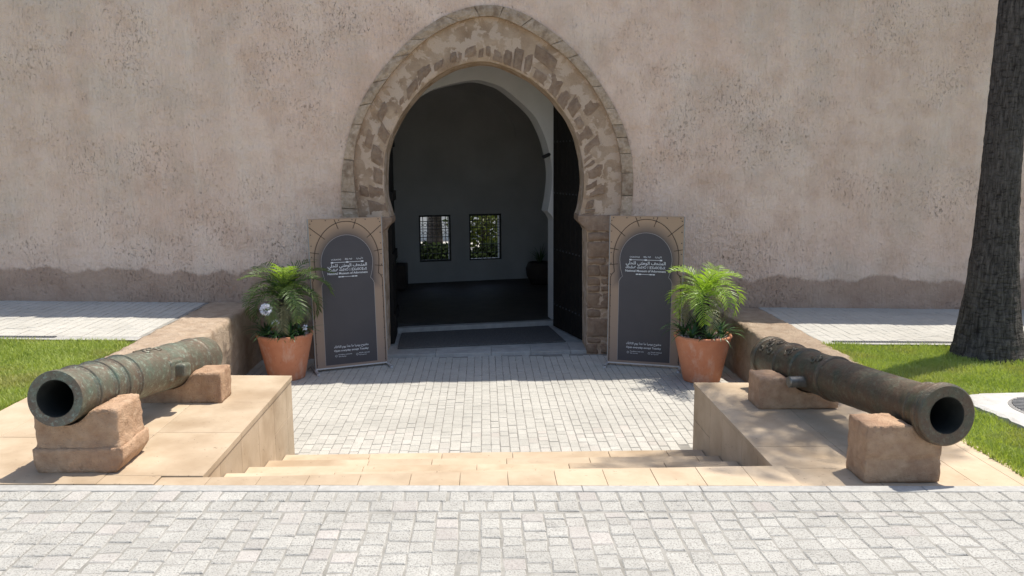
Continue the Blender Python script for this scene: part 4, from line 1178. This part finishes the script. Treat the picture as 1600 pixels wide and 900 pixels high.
# ------------------------------------------------------------------ cannons on stone pedestals
def axis_frame(a, b):
    a, b = Vector(a), Vector(b); d = (b-a); L = d.length; d.normalize()
    q = d.to_track_quat('Z', 'Y'); return a, d, L, q
CANN = {'L': ((-2.66, 4.98, .565), (-2.535, 7.26, .275)), 'R': ((2.905, 4.885, .388), (2.62, 7.22, .190))}
def smoothprof(P): return P
def cannon(key):
    a, d, L, q = axis_frame(*CANN[key])
    left = key == 'L'
    lb = 'green bronze cannon with ringed muzzle pointing at the camera on the left' if left else 'dark brown bronze cannon with flared muzzle pointing at the camera on the right'
    t = empty('cannon', a, lb, 'cannon', 'bronze cannons flanking the steps'); t.rotation_mode = 'QUATERNION'; t.rotation_quaternion = q
    mt = 'bronze_green' if left else 'bronze_brown'
    R = .175 if left else .180
    if left:
        prof = [(R*.99, .0), (R, .012), (R, .05), (R*.955, .062), (R*.945, .18)]
        rings = [(.225, 3), (.445, 3), (.60, 3), (.78, 2)]
        z = .20; rr = lambda z: R*(.935+.12*(z/L))
        for zc, k in rings:
            prof.append((rr(zc)-.001, zc-.036))
            for i in range(k):
                z0 = zc-.034+i*.026; hh = .016 if i % 2 else .010; prof += [(rr(z0)+.001, z0), (rr(z0)+hh, z0+.007), (rr(z0)+hh, z0+.017), (rr(z0)+.001, z0+.024)]
            prof.append((rr(zc)-.001, zc-.034+k*.026))
        prof += [(rr(1.2), 1.2), (rr(1.6), 1.6), (rr(1.62)+.006, 1.62), (rr(1.66)+.006, 1.66), (rr(1.68), 1.68), (rr(2.0), 2.0), (rr(2.01)+.008, 2.01), (rr(2.05)+.008, 2.05), (rr(2.06), 2.06), (rr(2.2), 2.2), (R*1.02, L-.01), (R*.96, L), (R*.6, L+.03), (.001, L+.035)]
        bore = .112
    else:
        r = .158
        prof = [(R*1.042, .0), (R*1.098, .008), (R*1.120, .03), (R*1.103, .038), (R*1.075, .042), (R*1.120, .05), (R*1.120, .066), (R*1.081, .074), (R*1.092, .082), (R*1.075, .09), (R*0.995, .12), (R*0.963, .16), (R*0.958, .185), (R*0.990, .19), (R*0.990, .206), (R*.89, .212), (R*.875, .23), (R*.87, .5), (R*.895, .9), (R*.92, 1.28)]
        prof += [(R*.985, 1.285), (R*1.01, 1.297), (R*.97, 1.309), (R*1.0, 1.321), (R*.93, 1.335), (R*.935, 1.42), (R*.95, 1.7), (R*1.025, 1.71), (R*1.025, 1.73), (R*.96, 1.737), (R*.99, 1.98), (R*1.07, 1.99), (R*1.07, 2.01), (R*1.0, 2.02), (R*1.02, 2.34), (R*1.11, 2.355), (R*1.11, 2.40), (R*1.03, 2.41), (R*1.03, L-.02), (R*.9, L), (.001, L+.02)]
        bore = .114
    prof = [(bore+.004, .004)]+prof
    v, f = lathe(prof, 64); bme = fix(mesh('barrel', v, f, True)); bme.set_sharp_from_angle(angle=rad(28)); obj('barrel', bme, mt, t)
    v, f = lathe([(bore+.006, .002), (bore, .012), (bore*.97, .3), (bore*.97, 1.1), (.001, 1.1)], 40); obj('bore', mesh('bore', v, f, True), 'bore_dark', t)
    # trunnions
    qi = q.inverted(); side = qi @ Vector((1, 0, 0)); upv = qi @ Vector((0, 0, 1)); side = (side-Vector((0, 0, side.z))).normalized(); upv = Vector((0, 0, 1)).cross(side)
    if (q @ upv).z < 0: upv = -upv
    zt = 1.36 if left else 1.50
    for s in (-1, 1):
        if left:
            c = Vector((0, 0, zt)); v, f = boxvf(-.06, .06, -.055, .055, .13, .262); 
            tr = obj('trunnion', None, None, t)
            ax = side*s; X = ax.cross(Vector((0, 0, 1))) 
            V = [c+Vector((0, 0, 1))*p[0]+X*p[1]+ax*p[2] for p in v]; obj('trunnion_pin', bevel(fix(mesh('trunnion_pin', V, f)), .022, 3), mt, tr)
            v, f = boxvf(-.115, .115, -.085, .085, .12, .185); V = [c+Vector((0, 0, 1))*p[0]+X*p[1]+ax*p[2] for p in v]; obj('trunnion_boss', bevel(fix(mesh('trunnion_boss', V, f)), .025, 3), mt, tr)
        else:
            c = Vector((0, 0, zt))-upv*.05; v, f = tubevf([c+side*s*.10, c+side*s*.285, c+side*s*.292], [.046, .046, .038], 20); me = mesh('trunnion', v, f, True); me.set_sharp_from_angle(angle=rad(40)); obj('trunnion', me, 'bronze_pale', t)
    # cast relief ornaments on top
    rs = random.Random(4)
    def on(z, ang, up_): # point on the barrel surface
        r = .0; 
        for (r0, z0), (r1, z1) in zip(prof[:-1], prof[1:]):
            if z0 <= z <= z1 and z1 > z0: r = lerp(r0, r1, (z-z0)/(z1-z0))
        dirv = upv*math.cos(ang)+side*math.sin(ang); return dirv*(r+up_)+Vector((0, 0, z))
    def relief(name, curves, w):
        parts = [tubevf([on(z, a_, .002) for z, a_ in cv], w, 6) for cv in curves]; obj(name, mesh(name, *join(parts)), mt, t)
    def scroll(z, a_, r, turns=1.3, flip=1): return [(z+math.cos(k*.5)*r*(1-k*.5/(turns*6.9)), a_+flip*math.sin(k*.5)*r*(1-k*.5/(turns*6.9))/.165) for k in range(int(turns*6.28/.5))]
    if left:
        relief('crest', [scroll(1.22, -.05, .05), scroll(1.30, .22, .035), scroll(1.13, .20, .03), scroll(1.30, -.25, .035), [(1.08, -.2), (1.2, -.28), (1.33, -.2)]], .008)
    else:
        vis = -.55                                            # turned a little to the viewer's side
        relief('fleur', [scroll(1.15+.27, vis, .03), [(1.36, vis), (1.50, vis)], scroll(1.44, vis+.2, .028, 1, -1), scroll(1.44, vis-.2, .028), [(1.385, vis-.16), (1.385, vis+.16)]], .011)
        relief('crown_relief', [[(1.86, vis-.35), (1.90, vis-.1), (1.84, vis+.1), (1.90, vis+.35)], scroll(1.82, vis-.15, .03), scroll(1.82, vis+.2, .03, 1, -1)], .010)
        relief('crest', [scroll(2.20, vis-.1, .05), scroll(2.12, vis+.25, .035), scroll(2.27, vis+.25, .035), scroll(2.12, vis-.42, .035), scroll(2.27, vis-.42, .035), [(2.05, vis-.5), (2.05, vis+.4)]], .012)
        relief('touch_hole_band', [[(2.34, vis-1.2+k*.2) for k in range(13)]], .006)
cannon('L'); cannon('R')
def carve(key, extra=.002, R=.184):
    a, d, L, q = axis_frame(*CANN[key])
    def fn(w):
        t = (w-a).dot(d); c = a+d*t; r = w-c
        if r.length < R+extra:
            # push down out of the barrel
            hx = r.x; h = math.sqrt(max(0, (R+extra)**2-hx*hx)); w.z = min(w.z, c.z-h)
        return w
    return fn
def pedestals():
    # left front: moulded plinth, tall block, broken horn on the right
    cz = carve('L')
    p = empty('pedestal', (-2.55, 5.24, gz(-2.55)), 'tall reddish stone pedestal with moulded base under the green cannon muzzle', 'pedestal', 'stone pedestals under the cannons')
    z0 = gz(-2.5)+.004
    def taper(w):
        k = max(0, (z0+.08-w.z)/.08); w.x += k*.03*(1 if w.x < -2.55 else -1.6); return w
    v, f = rough_block(-2.86, -2.30, 5.03, 5.44, z0, z0+.165, seed=2, amp=.007, freq=14, rnd=.007, cell=.022, fine=.45, fn=taper); wchild('plinth', mesh('plinth', v, f, True), 'pedestal_stone', p)
    def sl(w):
        k = max(0, min(1, (w.z-(z0+.15))/.05)); s = 1-.045*k
        w.x = -2.58+(w.x+2.58)*s; w.y = 5.245+(w.y-5.245)*(1-.08*k)
        return cz(w)
    v, f = rough_block(-2.855, -2.31, 5.035, 5.43, z0+.15, z0+.41, seed=5, amp=.010, freq=14, rnd=.014, cell=.02, fine=.45, fn=sl); wchild('block', mesh('block', v, f, True), 'pedestal_stone', p)
    # left rear: long low block
    p = empty('pedestal', (-2.45, 6.70, gz(-2.45)), 'long low tan stone block under the breech of the green cannon', 'pedestal', 'stone pedestals under the cannons')
    v, f = rough_block(-2.86, -2.16, 6.54, 6.82, gz(-2.3)+.002, gz(-2.2)+.262, seed=8, amp=.007, freq=14, rnd=.009, cell=.022, fine=.45, fn=cz); wchild('block', mesh('block', v, f, True), 'pedestal_stone', p)
    cr = carve('R')
    p = empty('pedestal', (2.68, 5.15, gz(2.7)-.02), 'square brown stone pedestal with cracked face under the brown cannon muzzle', 'pedestal', 'stone pedestals under the cannons')
    z0 = gz(2.7)-.018
    def band(w):
        if abs(w.z-(z0+.155)) < .018 and w.y < 5.1: w.y += .012
        return cr(w)
    v, f = rough_block(2.425, 2.925, 4.945, 5.21, z0, z0+.385, seed=11, amp=.007, freq=14, rnd=.007, cell=.02, fine=.45, fn=band); wchild('block', mesh('block', v, f, True), 'pedestal_stone', p)
    p = empty('pedestal', (2.6, 6.68, gz(2.6)-.02), 'low brown stone cradle under the breech of the brown cannon', 'pedestal', 'stone pedestals under the cannons')
    z0 = gz(2.6)-.02
    v, f = rough_block(2.27, 2.95, 6.53, 6.82, z0, z0+.272, seed=14, amp=.007, freq=14, rnd=.009, cell=.022, fine=.45, fn=cr); wchild('block', mesh('block', v, f, True), 'pedestal_stone', p)
pedestals()

# ------------------------------------------------------------------ the tall palm
def palm():
    bx, by = 5.49, 8.57; bz = gz(bx)-.06
    t = empty('palm_tree', (bx, by, bz), 'tall palm with dark flared trunk standing on the right lawn', 'palm')
    lv = [(0, .405), (.06, .388), (.15, .368), (.28, .343), (.45, .312), (.65, .284), (.9, .258), (1.2, .232), (1.5, .212), (2.0, .195), (2.6, .180), (3.2, .170), (3.8, .163), (5, .155), (6.5, .15), (8.0, .15), (8.7, .14)]
    zs = []; 
    for i in range(260): zs.append(8.7*(i/259)**1.35)
    V, F = [], []; n = 90
    for z in zs:
        for (z0, r0), (z1, r1) in zip(lv[:-1], lv[1:]):
            if z0 <= z <= z1+1e-6: r = lerp(r0, r1, (z-z0)/(z1-z0))
        cx = -.012*z-.001*z*z; 
        for k in range(n):
            a = 2*math.pi*k/n; q = Vector((math.cos(a)*2, math.sin(a)*2, z*3))
            rr = r*.955*(1+.02*noise.noise(q)+(.05*noise.noise(Vector((math.cos(a)*3, math.sin(a)*3, 1)))*max(0, 1-z/.5)))+.007*noise.noise(Vector((math.cos(a)*5, math.sin(a)*5, z*16)))+.010*noise.fractal(Vector((math.cos(a)*11, math.sin(a)*11, z*2.2)), 1, 2, 3)
            V.append((cx+rr*math.cos(a), rr*math.sin(a)-.010*max(0, z-1)**2, z))
    for i in range(len(zs)-1):
        for k in range(n): F.append((i*n+k, i*n+(k+1) % n, (i+1)*n+(k+1) % n, (i+1)*n+k))
    obj('trunk', mesh('trunk', V, F, True), 'palm_bark', t)
    rs = random.Random(12); ms = [mesh('crown_frond', *frond_mesh(1.5, dr, 26, .030, .42, 90+i, .4, ri)) for i, (dr, ri) in enumerate(((1.2, 1.2), (1.6, .8), (1.9, .35), (1.5, -.3)))]
    for i in range(19):
        k = min(3, int(i/19*4)); o = obj('crown_frond', ms[k], 'palm_leaf', t, (-.18, -.59, 8.62-.08*k), (rs.uniform(-.15, .15), 0, i*2.399)); s = rs.uniform(.85, 1.1); o.scale = (s, s, s)
palm()
